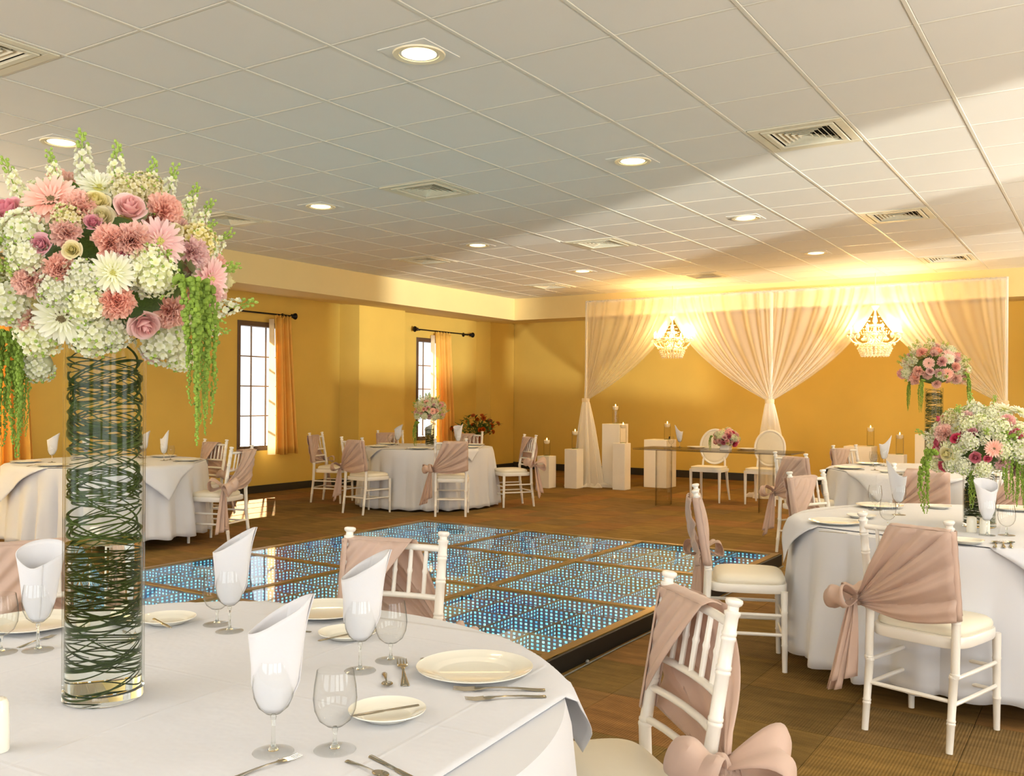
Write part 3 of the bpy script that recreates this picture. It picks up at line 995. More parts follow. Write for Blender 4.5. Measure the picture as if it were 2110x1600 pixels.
banquet_chair(-0.89, 2.277, (-0.67, -0.74), 'white bamboo-style chair with big pink bow, nearest chair at lower right centre', 0)
banquet_chair(-2.165, 2.60, (0.28, -0.96), 'white chair with dusty pink sash between the near table and the dance floor', 1)
banquet_chair(-3.16, 1.86, (0.93, -0.36), 'pale pink chair half hidden behind the near glass vase and left napkin', 2)
banquet_chair(-0.72, 4.09, (0.28, 0.96), 'white chair with beige sash seen from behind, in front of the right-hand table', 3)
banquet_chair(-1.91, 4.81, (0.93, 0.37), 'white chair with grey-blue bow seen side-on between dance floor and right-hand table', 1)
banquet_chair(-1.74, 6.37, (0.93, -0.35), 'white chair facing us behind the left rim of the right-hand table', 2)
banquet_chair(-2.42, 10.33, (0.90, -0.43), 'white chair facing us at the left back of the far right table', 1)
banquet_chair(-2.46, 8.47, (0.45, 0.89), 'chair with pink sash seen from behind, right of the clear acrylic table', 3)
banquet_chair(-1.22, 7.54, (0.0, 1.0), 'chair with mauve pink pleated sash between the two right-hand tables', 2)
banquet_chair(-0.62, 8.04, (-0.49, 0.87), 'chair with pink sash behind the hanging green strands at the right edge', 1)
banquet_chair(-9.07, 9.19, (0.95, 0.3), 'leftmost white chair at the far centre table, seen side-on', 1)
banquet_chair(-7.68, 8.38, (0.1, 0.99), 'white chair with knotted striped sash, front left of the far centre table', 3)
banquet_chair(-6.56, 8.86, (-0.54, 0.84), 'white chair with pink sash, front right of the far centre table', 2)
banquet_chair(-6.47, 10.5, (-0.55, -0.83), 'white chair at the right of the far centre table, bow facing the pedestals', 0)
banquet_chair(-7.78, 10.98, (0.28, -0.96), 'white chair behind the far centre table below the orange flowers', 1)
banquet_chair(-8.87, 10.5, (0.8, -0.6), 'chair hidden behind napkins at the back left of the far centre table', 2)
banquet_chair(-8.42, 6.98, (0.0, -1.0), 'white chair facing us behind the left table, under the window', 3)
banquet_chair(-7.04, 6.15, (-0.95, -0.3), 'white chair with grey bow at the right of the left table', 0)
banquet_chair(-9.55, 4.72, (0.85, 0.5), 'white chair cut by the left edge beside the left table', 1)


# ------------------------------------------------------------------ tables
def cloth_mesh(R, H, zb, seed, nf=19, amp=0.055):
    rnd = random.Random(seed)
    ph = [rnd.uniform(0, 6) for _ in range(5)]
    prof = [0, 0.25, 0.5, 0.75, 0.93, 1.0]

    nf = 24

    def fn(u, v):
        a = 2 * pi * u
        if v <= 0.4:
            r = R * (v / 0.4)
            return (r * cos(a), r * sin(a), H)
        t = (v - 0.4) / 0.6
        w = min(1, t * 1.6)
        fold = 1.9 * abs(sin(a * nf / 2 + ph[0] + 0.8 * sin(a * 3 + ph[1]))) ** 0.75 - 1 + 0.35 * sin(a * (nf * 2 - 5) + ph[2]) * t
        r = R + 0.01 * min(1, t * 20) + 0.05 * t + amp * w * (fold * (0.6 + 0.4 * sin(a * 5 + ph[3])))
        z = H - 0.006 * min(1, t * 20) - t * (H - zb) + 0.008 * sin(a * nf + ph[4]) * (t > 0.95)
        return (r * cos(a), r * sin(a), z)
    return MB().surf(fn, 260, 25, closeu=True)


def overlay_mesh(R, H, h, rot, seed):
    rnd = random.Random(seed)
    ph = [rnd.uniform(0, 6) for _ in range(4)]

    def fn(u, v):
        x, y = (u - 0.5) * 2 * h, (v - 0.5) * 2 * h
        rho = hypot(x, y)
        a = atan2(y, x) + rot
        if rho <= R + 0.004:
            return (rho * cos(a), rho * sin(a), H + 0.0035)
        d = rho - R
        z = H + 0.0035 - d
        w = min(1, d * 6)
        r = R + 0.026 + 0.22 * d + w * 0.022 * (1 + sin(a * 15 + ph[0]))
        if d < 0.02:
            r = R + 0.026 * d / 0.02 + 0.004
        return (r * cos(a), r * sin(a), z)
    return MB().surf(fn, 84, 84)


TT = 0.76


def round_table(cx, cy, R, seed, lab, ov=0.9, rot=0.5, zb=0.10):
    root = place([('table_top', MB().lathe([(0, TT - 0.035), (R - 0.01, TT - 0.035), (R, TT - 0.03), (R, TT - 0.012), (R - 0.01, TT - 0.008), (0, TT - 0.008)], 48).mesh('table_top', mat('plywood', (190, 160, 120), 0.6)), None)] +
                 [('leg', MB().tube([(sx * R * 0.5, sy * R * 0.5, 0.0), (sx * R * 0.5, sy * R * 0.5, TT - 0.03)], 0.016, 8).mesh('leg', M['steel']), None) for sx in (-1, 1) for sy in (-1, 1)],
                 'round_table', T(cx, cy), 'round banquet table under its cloth, ' + lab, 'table', 'round banquet tables')
    link('tablecloth', cloth_mesh(R, TT - 0.003, zb, seed).mesh('tablecloth', M['cloth'], solid=0.002), None, T(cx, cy), label='long white pleated round tablecloth, ' + lab, category='tablecloth', group='long tablecloths')
    if ov:
        link('table_overlay', overlay_mesh(R, TT, ov, rot, seed).mesh('table_overlay', M['overlay'], solid=0.0014), None, T(cx, cy), label='square white overlay cloth laid cornerwise, ' + lab, category='tablecloth', group='square overlays')
    return Vector((cx, cy, TT + 0.0046))


T1 = round_table(-1.75, 1.27, 0.90, 11, 'on the nearest table in the foreground', 0.80, radians(4))
T2 = round_table(-8.25, 5.55, 0.90, 12, 'on the left table behind the tall vase', 0.86, radians(40))
T3 = round_table(-7.63, 9.79, 0.86, 13, 'on the far centre table by the second window', 0.72, radians(30), 0.03)
T4 = round_table(-0.62, 5.45, 0.90, 14, 'on the right-hand table', 0.80, radians(-17))
T5 = round_table(-1.38, 9.39, 0.94, 15, 'on the far right table below the second chandelier', 0.92, radians(35))
ZT = TT + 0.0046


# ------------------------------------------------------------------ glassware, china, cutlery, napkins
def shell(outer, t=0.0009):
    """outer profile bottom->rim, returned with an inner wall"""
    return outer + [(max(0, r - t), z) for r, z in reversed(outer)]


def glass_tpl(kind):
    if kind == 'wine':       # napkin glass: long stem, narrow bowl
        hs, bowl = 0.068, [(0.004, 0.068), (0.014, 0.0715), (0.027, 0.083), (0.0345, 0.1), (0.0375, 0.12), (0.0365, 0.142), (0.033, 0.168)]
        fr = 0.036
    else:                    # water goblet: short stem, round bowl
        hs, bowl = 0.042, [(0.004, 0.042), (0.015, 0.045), (0.029, 0.056), (0.037, 0.074), (0.0395, 0.094), (0.0375, 0.118), (0.033, 0.145)]
        fr = 0.037
    b = MB().lathe(shell(bowl), 36).mesh('bowl', M['glass'])
    st = MB().lathe([(0.0, 0.004), (0.010, 0.005), (0.0045, 0.013), (0.0034, 0.02), (0.0034, hs - 0.012), (0.0055, hs - 0.003), (0.004, hs + 0.001), (0.0, hs + 0.0015)], 16).mesh('stem', M['glass_s'])
    ft = MB().lathe([(0, 0.0003), (fr, 0.0003), (fr + 0.0008, 0.0015), (fr, 0.0024), (0.018, 0.0036), (0.009, 0.0052), (0, 0.0055)], 36).mesh('foot', M['glass'])
    return [('bowl', b, None), ('stem', st, None), ('foot', ft, None)]


GW, GG = glass_tpl('wine'), glass_tpl('goblet')


def napkin_mesh(kind, seed):
    """folded napkin standing in a glass; z=0 at the bottom of the bowl"""
    rnd = random.Random(seed)
    ph = rnd.uniform(0, 6)
    if kind == 'slant':        # rolled cone with an oblique top running up to a point
        def fn(u, v):
            a = 2 * pi * (u * 1.18) + 0.3
            top = 0.142 + 0.066 * (0.5 + 0.5 * cos(a - 0.3)) ** 1.1
            z = v * top
            t = z / 0.2
            r = 0.012 + 0.024 * min(1, (z / 0.05)) ** 0.6 + 0.017 * t ** 1.5
            r *= (1 - 0.10 * u)
            r += 0.0022 * sin(a * 3 + ph + z * 30) * min(1, z / 0.03)
            lean = 0.012 * t * t
            return (r * cos(a) * 1.12 + lean, r * sin(a) * 0.72, z)
        return MB().surf(fn, 54, 16).mesh('napkin', M['napkin'], solid=0.0022)
    if kind == 'open':         # cup-like fold with a broad rounded flap, seam in front

        def fn(u, v):
            a = 2 * pi * u * 1.1 - pi / 2 - 0.1
            back = 0.5 + 0.5 * sin(a)
            top = 0.135 + 0.062 * back ** 0.7
            z = v * top
            t = z / 0.2
            r = 0.012 + 0.024 * min(1, (z / 0.05)) ** 0.6 + 0.030 * t ** 1.7
            r *= (1 - 0.06 * u)
            seam = -0.010 * math.exp(-((u - 0.03) * 16) ** 2) - 0.008 * math.exp(-((u - 0.5) * 14) ** 2)
            r += seam * min(1, z / 0.03) + 0.0015 * sin(a * 4 + ph)
            return (r * cos(a), r * sin(a) * 0.75 + 0.01 * t, z)
        return MB().surf(fn, 60, 16).mesh('napkin', M['napkin'], solid=0.0022)

    def fn(u, v):             # 'fan': broad sail with one long corner
        a = 2 * pi * u * 1.1
        pk = (0.5 - 0.5 * cos(a))
        top = 0.145 + 0.085 * pk ** 2.2 - 0.012 * sin(a) ** 2
        z = v * top
        t = z / 0.2
        rx = 0.012 + 0.022 * min(1, (z / 0.05)) ** 0.6 + 0.042 * max(0, t - 0.2) ** 1.1
        ry = 0.012 + 0.018 * min(1, (z / 0.05)) ** 0.6 - 0.006 * t
        q = 1 + 0.06 * sin(a * 3 + ph)
        return (rx * q * cos(a) * (1 - 0.25 * pk * t) - 0.012 * t, ry * q * sin(a), z)
    return MB().surf(fn, 54, 14).mesh('napkin', M['napkin'], solid=0.0022)


NAP = {k: napkin_mesh(k, i) for i, k in enumerate(('slant', 'open', 'fan'))}


def plate_mesh(R, name='plate'):
    pr = [(0, 0.0025), (R * 0.60, 0.0025), (R * 0.64, 0.0035), (R * 0.72, 0.0085), (R * 0.76, 0.0095), (R * 0.98, 0.0165), (R, 0.018), (R * 0.995, 0.0155), (R * 0.74, 0.006), (R * 0.62, 0.0), (R * 0.56, 0.0), (R * 0.55, 0.001), (0, 0.001)]
    return MB().lathe(pr, 56).mesh(name, M['china'])


PD, PB = plate_mesh(0.135), plate_mesh(0.077)


def flat_piece(outline, zf, th=0.0022):
    """outline [(x, halfwidth)] along x; zf height profile"""
    mb = MB()
    n = len(outline)
    vs, fs = [], []
    for x, hw in outline:
        z = zf(x)
        vs += [(x, -hw, z), (x, -hw * 0.5, z + th), (x, hw * 0.5, z + th), (x, hw, z), (x, 0, z - 0.0005)]
    for i in range(n - 1):
        for k in range(5):
            q = (k + 1) % 5
            fs.append((i * 5 + k, i * 5 + q, (i + 1) * 5 + q, (i + 1) * 5 + k))
    fs.append((0, 1, 2, 3, 4))
    fs.append(tuple(reversed([(n - 1) * 5 + k for k in range(5)])))
    return mb.add(vs, fs)


def arch(x):
    return 0.001 + 0.006 * max(0, sin(pi * min(1, max(0, (x + 0.085) / 0.17)))) * 0.9


def fork_mesh():
    mb = flat_piece([(-0.1, 0.007), (-0.098, 0.010), (-0.085, 0.0095), (-0.04, 0.005), (0.0, 0.0032), (0.025, 0.0035), (0.035, 0.009), (0.042, 0.0125), (0.055, 0.0125)], arch)
    for k in range(4):
        y = -0.0108 + 0.0072 * k
        mb.tube([(0.053, y, arch(0.055) + 0.001), (0.075, y, arch(0.07) + 0.001), (0.1, y, arch(0.07) + 0.004)], [0.0021, 0.0018, 0.0008], 6)
    return mb.mesh('fork', M['steel'])


def knife_mesh():
    mb = flat_piece([(-0.11, 0.006), (-0.105, 0.009), (-0.06, 0.0078), (-0.01, 0.0065), (0.0, 0.005), (0.01, 0.0085), (0.05, 0.0098), (0.085, 0.009), (0.1, 0.006), (0.107, 0.0015)], lambda x: 0.001, 0.003)
    return mb.mesh('knife', M['steel'])


def spoon_mesh():
    mb = flat_piece([(-0.09, 0.006), (-0.088, 0.009), (-0.07, 0.0085), (-0.03, 0.0045), (0.01, 0.003), (0.03, 0.004)], arch)
    mb.surf(lambda u, v: (0.055 + 0.028 * v * cos(2 * pi * u), 0.0185 * v * sin(2 * pi * u), 0.0015 + 0.007 * v ** 2), 20, 5, closeu=True)
    return mb.mesh('spoon', M['steel'])


FORK, KNIFE, SPOON = fork_mesh(), knife_mesh(), spoon_mesh()


def simple(name, me, mtx, label, cat, group=None):
    o = link(name, me, None, mtx, label=label, category=cat)
    if group:
        o['group'] = group
    return o


def aim(p, q):
    return atan2(q[1] - p[1], q[0] - p[0])


ON1 = 'on the nearest table'
# --- nearest table, piece by piece
glasses = [
    ('wine', (563, 1552), 'wine glass holding the large white napkin, front centre ' + ON1, 'slant', 0.62, 'tall white napkin with slanted top in the front centre glass ' + ON1),
    ('goblet', (690, 1547), 'empty water goblet at the front of the nearest table', None, 0, None),
    ('wine', (742, 1384), 'wine glass with napkin before the pink sash chair ' + ON1, 'slant', 0.45, 'white napkin pointing up right before the pink sash chair ' + ON1),
    ('goblet', (805, 1363), 'empty goblet behind the front ones, beside the small fork ' + ON1, None, 0, None),
    ('wine', (473, 1302), 'wine glass with napkin at the far rim ' + ON1, 'slant', 0.5, 'white napkin rising in front of the floor reflections ' + ON1),
    ('goblet', (447, 1288), 'goblet beside the far rim napkin glass ' + ON1, None, 0, None),
    ('wine', (78, 1341), 'wine glass with cup-shaped napkin left of the vase ' + ON1, 'open', 0.0, 'white cup-shaped napkin left of the tall vase ' + ON1),
    ('goblet', (2, 1346), 'goblet cut by the left edge ' + ON1, None, 0, None)]
for kind, (px, py), lab, nk, rz, nlab in glasses:
    p = at_z(px, py, ZT)
    place(GW if kind == 'wine' else GG, 'wine_glass' if kind == 'wine' else 'water_goblet', T(p.x, p.y, ZT), lab, 'glass', 'glassware ' + ON1)
    if nk:
        simple('napkin', NAP[nk], T(p.x, p.y, ZT + 0.0735, YAW + rz * 0.0), nlab, 'napkin', 'folded napkins')


def put(me, name, px, py, lab, cat, group, z=0.0, rz=0.0):
    p = at_z(px, py, ZT + z)
    return simple(name, me, T(p.x, p.y, ZT + z, rz), lab, cat, group)


put(PD, 'dinner_plate', 978, 1387, 'large white dinner plate by the right rim of the nearest table', 'plate', 'plates ' + ON1)
put(PD, 'dinner_plate', 668, 1266, 'dinner plate half hidden behind the tall front napkin ' + ON1, 'plate', 'plates ' + ON1)
put(PD, 'dinner_plate', 66, 1292, 'dinner plate at the left edge beside the tall vase ' + ON1, 'plate', 'plates ' + ON1)
put(PB, 'bread_plate', 798, 1478, 'small bread plate with a butter knife at the front ' + ON1, 'plate', 'plates ' + ON1)
put(PB, 'bread_plate', 716, 1314, 'small bread plate behind the middle napkin glass ' + ON1, 'plate', 'plates ' + ON1)
put(PB, 'bread_plate', 345, 1284, 'small bread plate just right of the tall vase ' + ON1, 'plate', 'plates ' + ON1)


def cut(me, name, a, b, lab, z=0.0, tilt=0.0, flip=False):
    """a = handle end, b = working end in the photograph"""
    p, q = at_z(*a, ZT + z), at_z(*b, ZT + z)
    L = {'fork': 0.2, 'table_knife': 0.217, 'spoon': 0.173, 'butter_knife': 0.217}[name]
    s = min(1.0, max(0.62, (q - p).length / L))
    c = (p + q) / 2
    m_ = Matrix.Translation((c.x, c.y, ZT + z)) @ Matrix.Rotation(aim(p, q), 4, 'Z') @ Matrix.Rotation(tilt, 4, 'Y') @ Matrix.Scale(s, 4)
    if flip:
        m_ = m_ @ Matrix.Translation((0, 0, 0.009)) @ Matrix.Rotation(pi, 4, 'X')
    return simple(name, me, m_, lab, 'cutlery', 'cutlery ' + ON1)


cut(FORK, 'fork', (1125, 1424), (932, 1424), 'outer dinner fork below the large dinner plate ' + ON1)
cut(FORK, 'fork', (1125, 1437), (958, 1445), 'second dinner fork below the large dinner plate ' + ON1)
cut(KNIFE, 'table_knife', (1048, 1347), (858, 1361), 'table knife behind the large dinner plate ' + ON1)
cut(FORK, 'fork', (836, 1422), (827, 1358), 'small dessert fork standing toward the middle ' + ON1)
cut(SPOON, 'spoon', (792, 1388), (799, 1420), 'small dessert spoon seen end-on ' + ON1)
cut(KNIFE, 'butter_knife', (862, 1455), (722, 1478), 'butter knife across the front bread plate', 0.0175)
cut(KNIFE, 'butter_knife', (658, 1322), (742, 1303), 'butter knife across the bread plate behind the middle napkin', 0.0175)
cut(KNIFE, 'butter_knife', (318, 1277), (352, 1295), 'butter knife on the bread plate beside the tall vase', 0.0175)
cut(FORK, 'fork', (478, 1606), (618, 1560), 'fork at the lower edge beneath the front napkin glass')
cut(FORK, 'fork', (712, 1286), (694, 1303), 'fork tips between the two back plates ' + ON1)
cut(KNIFE, 'table_knife', (632, 1303), (555, 1298), 'table knife left of the half hidden dinner plate ' + ON1)
cut(SPOON, 'spoon', (716, 1570), (800, 1608), 'spoon at the lower edge below the empty goblet')
cut(KNIFE, 'table_knife', (764, 1560), (870, 1616), 'table knife with broad handle at the lower edge')
cut(FORK, 'fork', (40, 1335), (110, 1312), 'fork beside the left edge dinner plate')


def shaker(px, py, lab, h=0.075, r=0.021, z=ZT):
    p = at_z(px, py, z)
    place([('body', MB().lathe([(0, 0), (r, 0), (r + 0.001, 0.003), (r, h * 0.7), (r * 0.95, h * 0.93), (r * 0.8, h), (0, h + 0.002)], 24).mesh('body', M['china']), None),
           ('cap', MB().lathe([(r * 0.7, h), (r * 0.5, h + 0.003), (0, h + 0.004)], 16).mesh('cap', M['china']), None)],
          'salt_shaker', T(p.x, p.y, z), lab, 'shaker', 'salt and pepper shakers')


shaker(-9, 1548, 'white shaker cut by the left edge ' + ON1, 0.092, 0.022)
shaker(2002, 1097, 'white shaker, left of the pair on the right-hand table', 0.074, 0.023)
shaker(2029, 1100, 'white shaker, right of the pair on the right-hand table', 0.074, 0.023)


# --- other tables: settings at given angles round the rim
def setting(Tc, R, items, tname, grp):
    """items: (angle, list of kinds); builds a place setting facing the table centre"""
    made = []
    for ang, kinds, nk in items:
        a = radians(ang)
        out = Vector((cos(a), sin(a), 0))
        side = Vector((-sin(a), cos(a), 0))

        def P(r, s):
            return Tc + out * (R - r) + side * s
        rz = a
        if 'p' in kinds:
            made.append(('dinner_plate', PD, P(0.17, 0), 0, rz, 'white dinner plate', 'plate'))
        if 'b' in kinds:
            made.append(('bread_plate', PB, P(0.30, -0.25), 0, rz, 'small white bread plate', 'plate'))
        if 'n' in kinds:
            made.append(('wine_glass', GW, P(0.40, 0.06), 0, rz, 'napkin wine glass', 'glass'))
            made.append(('napkin', NAP[nk], P(0.40, 0.06), 0.0735, YAW if nk != 'fan' else YAW + 2.6, 'folded white napkin', 'napkin'))
        if 'g' in kinds:
            made.append(('water_goblet', GG, P(0.36, 0.16), 0, rz, 'empty water goblet', 'glass'))
        if 'f' in kinds:
            made.append(('fork', FORK, P(0.16, -0.17), 0.0, rz + pi, 'steel fork', 'cutlery'))
            made.append(('table_knife', KNIFE, P(0.16, 0.17), 0.0, rz + pi, 'steel table knife', 'cutlery'))
    byn = {}
    for m_ in made:
        byn.setdefault(m_[0], []).append(m_)
    for nm, L in byn.items():
        L.sort(key=lambda t: pxof(t[2]))
        for i, (n_, d, p, dz, rz, desc, cat) in enumerate(L):
            lab = '%s %s, %s' % (desc, tname, ordinal(i, len(L)) if len(L) > 1 else 'the only one there')
            if isinstance(d, list):
                place(d, n_, T(p.x, p.y, ZT), lab, cat, grp)
            else:
                simple(n_, d, T(p.x, p.y, ZT + dz, rz), lab, cat, grp)


setting(T2, 0.90, [(-20, 'pg', None), (40, 'pnfg', 'fan'), (-75, 'pf', None), (100, 'png', 'slant'), (165, 'png', 'fan'), (235, 'pn', 'slant')], 'on the left table behind the tall vase', 'table settings on the left table')
setting(T3, 0.86, [(-60, 'pf', None), (0, 'png', 'fan'), (60, 'png', 'open'), (120, 'png', 'slant'), (180, 'png', 'slant'), (240, 'pbf', None)], 'on the far centre table', 'table settings on the far centre table')
setting(T5, 0.94, [(-95, 'pbf', None), (-40, 'png', 'slant'), (20, 'png', 'open'), (80, 'png', 'open'), (150, 'png', 'fan'), (205, 'pfg', None)], 'on the far right table', 'table settings on the far right table')

ON4 = 'on the right-hand table'


def t4(kind, px, py, lab, nk=None, rz=0.0):
    p = at_z(px, py, ZT)
    place(GW if kind == 'w' else GG, 'wine_glass' if kind == 'w' else 'water_goblet', T(p.x, p.y, ZT), lab + ' ' + ON4, 'glass', 'glassware ' + ON4)
    if nk:
        simple('napkin', NAP[nk], T(p.x, p.y, ZT + 0.0735, YAW + rz), 'white folded napkin in the ' + lab.split(',')[0] + ' ' + ON4, 'napkin', 'folded napkins')


t4('g', 1803, 1052, 'goblet left of the napkins, clear against the chair row,')
t4('w', 1852, 1062, 'left wine glass, behind the chair with beige sash,', 'fan', 0.0)
t4('g', 1829, 1090, 'goblet just above the beige sash chair back,')
t4('w', 2034, 1104, 'right wine glass, in front of the short vase,', 'open', 0.2)
t4('g', 2074, 1104, 'goblet right of the shakers')
for px, py, me, nm, lab in ((1722, 1080, PD, 'dinner_plate', 'leftmost dinner plate'), (1812, 1046, PD, 'dinner_plate', 'dinner plate behind the left goblet'), (1897, 1118, PD, 'dinner_plate', 'dinner plate behind the beige sash chair post'),
                            (2090, 1052, PD, 'dinner_plate', 'dinner plate at the right frame edge'), (1932, 1048, PB, 'bread_plate', 'small bread plate left of the short vase'), (1775, 1068, PB, 'bread_plate', 'small bread plate among the left glasses'),
                            (1990, 1120, PB, 'bread_plate', 'small bread plate in front of the shakers')):
    p = at_z(px, py, ZT)
    simple(nm, me, T(p.x, p.y, ZT), lab + ' ' + ON4, 'plate', 'plates ' + ON4)
for k, (me, nm, a, b, lab) in enumerate(((KNIFE, 'table_knife', (1690, 1096), (1745, 1100), 'knife before the leftmost plate'), (SPOON, 'spoon', (2050, 1130), (2052, 1118), 'left spoon shape standing in for a glass reflection'),  # spoons and fork here stand in for reflections off the glasses
                                        (FORK, 'fork', (2068, 1131), (2066, 1116), 'fork shape between them, standing in for a glass reflection'), (SPOON, 'spoon', (2083, 1132), (2082, 1117), 'right spoon shape standing in for a glass reflection'))):
    o = cut(me, nm, a, b, lab + ' ' + ON4, 0.0)
    o['group'] = 'cutlery ' + ON4


# ------------------------------------------------------------------ flowers
def petal(L, W, curl=0.3, cup=0.2, n=4, m=3, tip=0.5):
    """petal along +X in a local frame, root at 0"""
    mb = MB()

    def fn(u, v):
        x = L * u
        w = W * (sin(pi * min(1, u * (0.5 + 0.5 * tip) + 0.06)) ** 0.7)
        y = (v - 0.5) * w
        z = curl * L * u * u + cup * w * ((v - 0.5) * 2) ** 2
        return (x, y, z)
    return mb.surf(fn, n, m, tint=lambda u, v: u)


def gerbera(matp, cen, R=0.05):
    mb = MB()
    for ring, (n, r, el) in enumerate(((20, R, 0.05), (18, R * 0.92, 0.22), (14, R * 0.5, 0.5))):
        for k in range(n):
            p = petal(r, r * (0.27 if ring < 2 else 0.2), random.uniform(-0.12, 0.12), 0.15, 4, 2, 0.75)
            m_ = Matrix.Translation((0, 0, 0.002 * ring)) @ Matrix.Rotation(2 * pi * (k + 0.5 * ring) / n + random.uniform(-0.06, 0.06), 4, 'Z') @ Matrix.Rotation(-el + random.uniform(-0.08, 0.08), 4, 'Y')
            mb.merge(p, m_)
    c = MB().lathe([(R * 0.3, 0.0), (R * 0.29, R * 0.13), (R * 0.2, R * 0.17), (0, R * 0.14)], 16)
    for k in range(26):
        a, r = 2.4 * k, R * 0.27 * sqrt(k / 26)
        c.ball((r * cos(a), r * sin(a), R * 0.15), R * 0.03, 5, 3)
    return (mb.mesh('petals', matp, tint=True), c.mesh('flower_centre', cen))


def rose(matp, R=0.035):
    mb = MB()
    N = 24
    for k in range(N):
        t = k / (N - 1)
        r0 = R * (0.05 + 0.60 * t)
        h = R * (1.25 - 0.40 * t)
        a0 = 2.4 * k
        wd = 2.6 - 1.1 * t
        fl = max(0, t - 0.35) * 1.5

        def fn(u, v, r0=r0, h=h, a0=a0, wd=wd, fl=fl, t=t):
            a = a0 + (u - 0.5) * wd
            e = 1 - 0.25 * (2 * u - 1) ** 2
            zz = h * v * e
            r = r0 * (0.5 + 0.62 * sin(min(1.0, v * 0.95) * pi * 0.62)) + R * fl * 0.5 * max(0, v - 0.55) ** 1.3 * 2 + 0.02 * R * u
            if t < 0.35:
                r *= 1 - 0.25 * v
            return (r * cos(a), r * sin(a), zz - 0.3 * R * t - 0.12 * R * fl * max(0, v - 0.8) * 5)
        mb.surf(fn, 7, 6, tint=lambda u, v, t=t: 0.3 * v + 0.7 * t)
    return mb.mesh('petals', matp, tint=True)


def carnation(matp, R=0.032):
    mb = MB()
    for k in range(64):
        el = random.uniform(0.1, 1.5)
        az = random.uniform(0, 2 * pi)
        L = R * random.uniform(0.75, 1.05)
        ph = random.uniform(0, 6)

        def fn(u, v):
            w = 0.2 * R + 0.55 * R * u
            return (L * u + 0.07 * R * sin(v * 18 + ph) * u, (v - 0.5) * w, 0.13 * R * sin(v * 14 + ph) * u)
        m_ = Matrix.Rotation(az, 4, 'Z') @ Matrix.Rotation(-el, 4, 'Y') @ Matrix.Rotation(random.uniform(0, pi), 4, 'X')
        mb.merge(MB().surf(fn, 2, 6, tint=lambda u, v: u * random.uniform(0.7, 1)), m_)
    return mb.mesh('petals', matp, tint=True)


def floret(r):
    mb = MB()
    for k in range(4):
        p = petal(r, r * 0.95, 0.25, 0.1, 2, 2, 0.6)
        mb.merge(p, Matrix.Rotation(k * pi / 2 + random.uniform(-0.2, 0.2), 4, 'Z') @ Matrix.Rotation(-0.25, 4, 'Y'))
    return mb


def stock(matp, R=0.035, n=64, fr=0.0082):
    """rounded cluster of small four-petalled florets"""
    mb = MB()
    g = MB()
    for k in range(n):
        z = 1 - 1.25 * (k + 0.5) / n
        a = 2.4 * k
        s_ = sqrt(max(0, 1 - z * z))
        d = Vector((s_ * cos(a), s_ * sin(a), z))
        rr = R * random.uniform(0.8, 1.12)
        q = d.to_track_quat('Z', 'Y').to_matrix().to_4x4()
        mb.merge(floret(fr * random.uniform(0.8, 1.15)), Matrix.Translation(d * rr) @ q @ Matrix.Rotation(random.uniform(0, 3), 4, 'Z'))
    for k in range(13):
        a = random.uniform(0, 6.28)
        e = random.uniform(0.0, 1.4)
        d = Vector((cos(a) * cos(e), sin(a) * cos(e), sin(e)))
        g.ball(d * R * 1.16, fr * 0.36, 6, 4)
    mb.ball((0, 0, 0), R * 0.86, 10, 6, 1.0, 0.25)
    return (mb.mesh('florets', matp, tint=True), g.mesh('buds', M['bud']))


def sprig(matp, L=0.09):
    """upright spray: florets low on the stalk, round green buds at the tip"""
    mb, g = MB(), MB()
    g.tube([(0, 0, 0), (0.004, 0, L * 0.5), (0, 0.003, L)], 0.0014, 5)
    for k in range(20):
        t = 0.1 + 0.62 * k / 20
        a = 2.4 * k
        p = Vector((cos(a) * 0.011 * (1.2 - 0.5 * t), sin(a) * 0.011 * (1.2 - 0.5 * t), L * t))
        d = Vector((cos(a), sin(a), 0.5))
        mb.merge(floret(0.0085 * (1.15 - 0.4 * t)), Matrix.Translation(p) @ d.to_track_quat('Z', 'Y').to_matrix().to_4x4())
    for k in range(9):
        t = 0.68 + 0.34 * k / 9
        a = 2.4 * k
        e = Vector((cos(a) * 0.012 * (1.3 - t * 0.8), sin(a) * 0.012 * (1.3 - t * 0.8), L * t + 0.006))
        g.tube([(0, 0, L * t * 0.97), e], 0.0008, 4)
        g.ball(e, 0.0034 * (1.5 - 0.6 * t), 6, 4, 1.2)
    return (mb.mesh('florets', matp, tint=True), g.mesh('buds', M['bud']))


def amaranth(n, L, seed, spread=0.05):
    """bundle of hanging knobbly tassels, origin where they leave the bouquet"""
    rnd = random.Random(seed)
    mb = MB()
    for s_ in range(n):
        a = rnd.uniform(0, 2 * pi)
        ox, oy = cos(a) * spread * rnd.random(), sin(a) * spread * rnd.random() * 0.6
        Ls = L * rnd.uniform(0.6, 1.0)
        if s_ == 0:
            Ls = L
        pts = []
        for k in range(9):
            t = k / 8
            arc = 0.10 * L * sin(min(1, t * 3) * pi / 2)
            pts.append(Vector((arc + ox * min(1, t * 2) * (1 - 0.7 * t) + rnd.uniform(-1, 1) * 0.003, oy * (1 - 0.5 * t) + rnd.uniform(-1, 1) * 0.003, 0.02 * sin(min(1, t * 4) * pi) - Ls * max(0, t - 0.08))))
        nb = int(Ls / 0.0042)
        for b in range(nb):
            t = b / nb
            x = t * 8
            i = min(7, int(x))
            p = pts[i].lerp(pts[i + 1], x - i)
            r = 0.0052 * (1.15 - 0.7 * t) * rnd.uniform(0.7, 1.2)
            o = Vector((rnd.uniform(-1, 1), rnd.uniform(-1, 1), 0)) * 0.0065 * (1.1 - 0.8 * t)
            mb.ball(p + o, r, 4, 3, 1.1)
    return mb.mesh('amaranth', M['amar'], smooth=False)


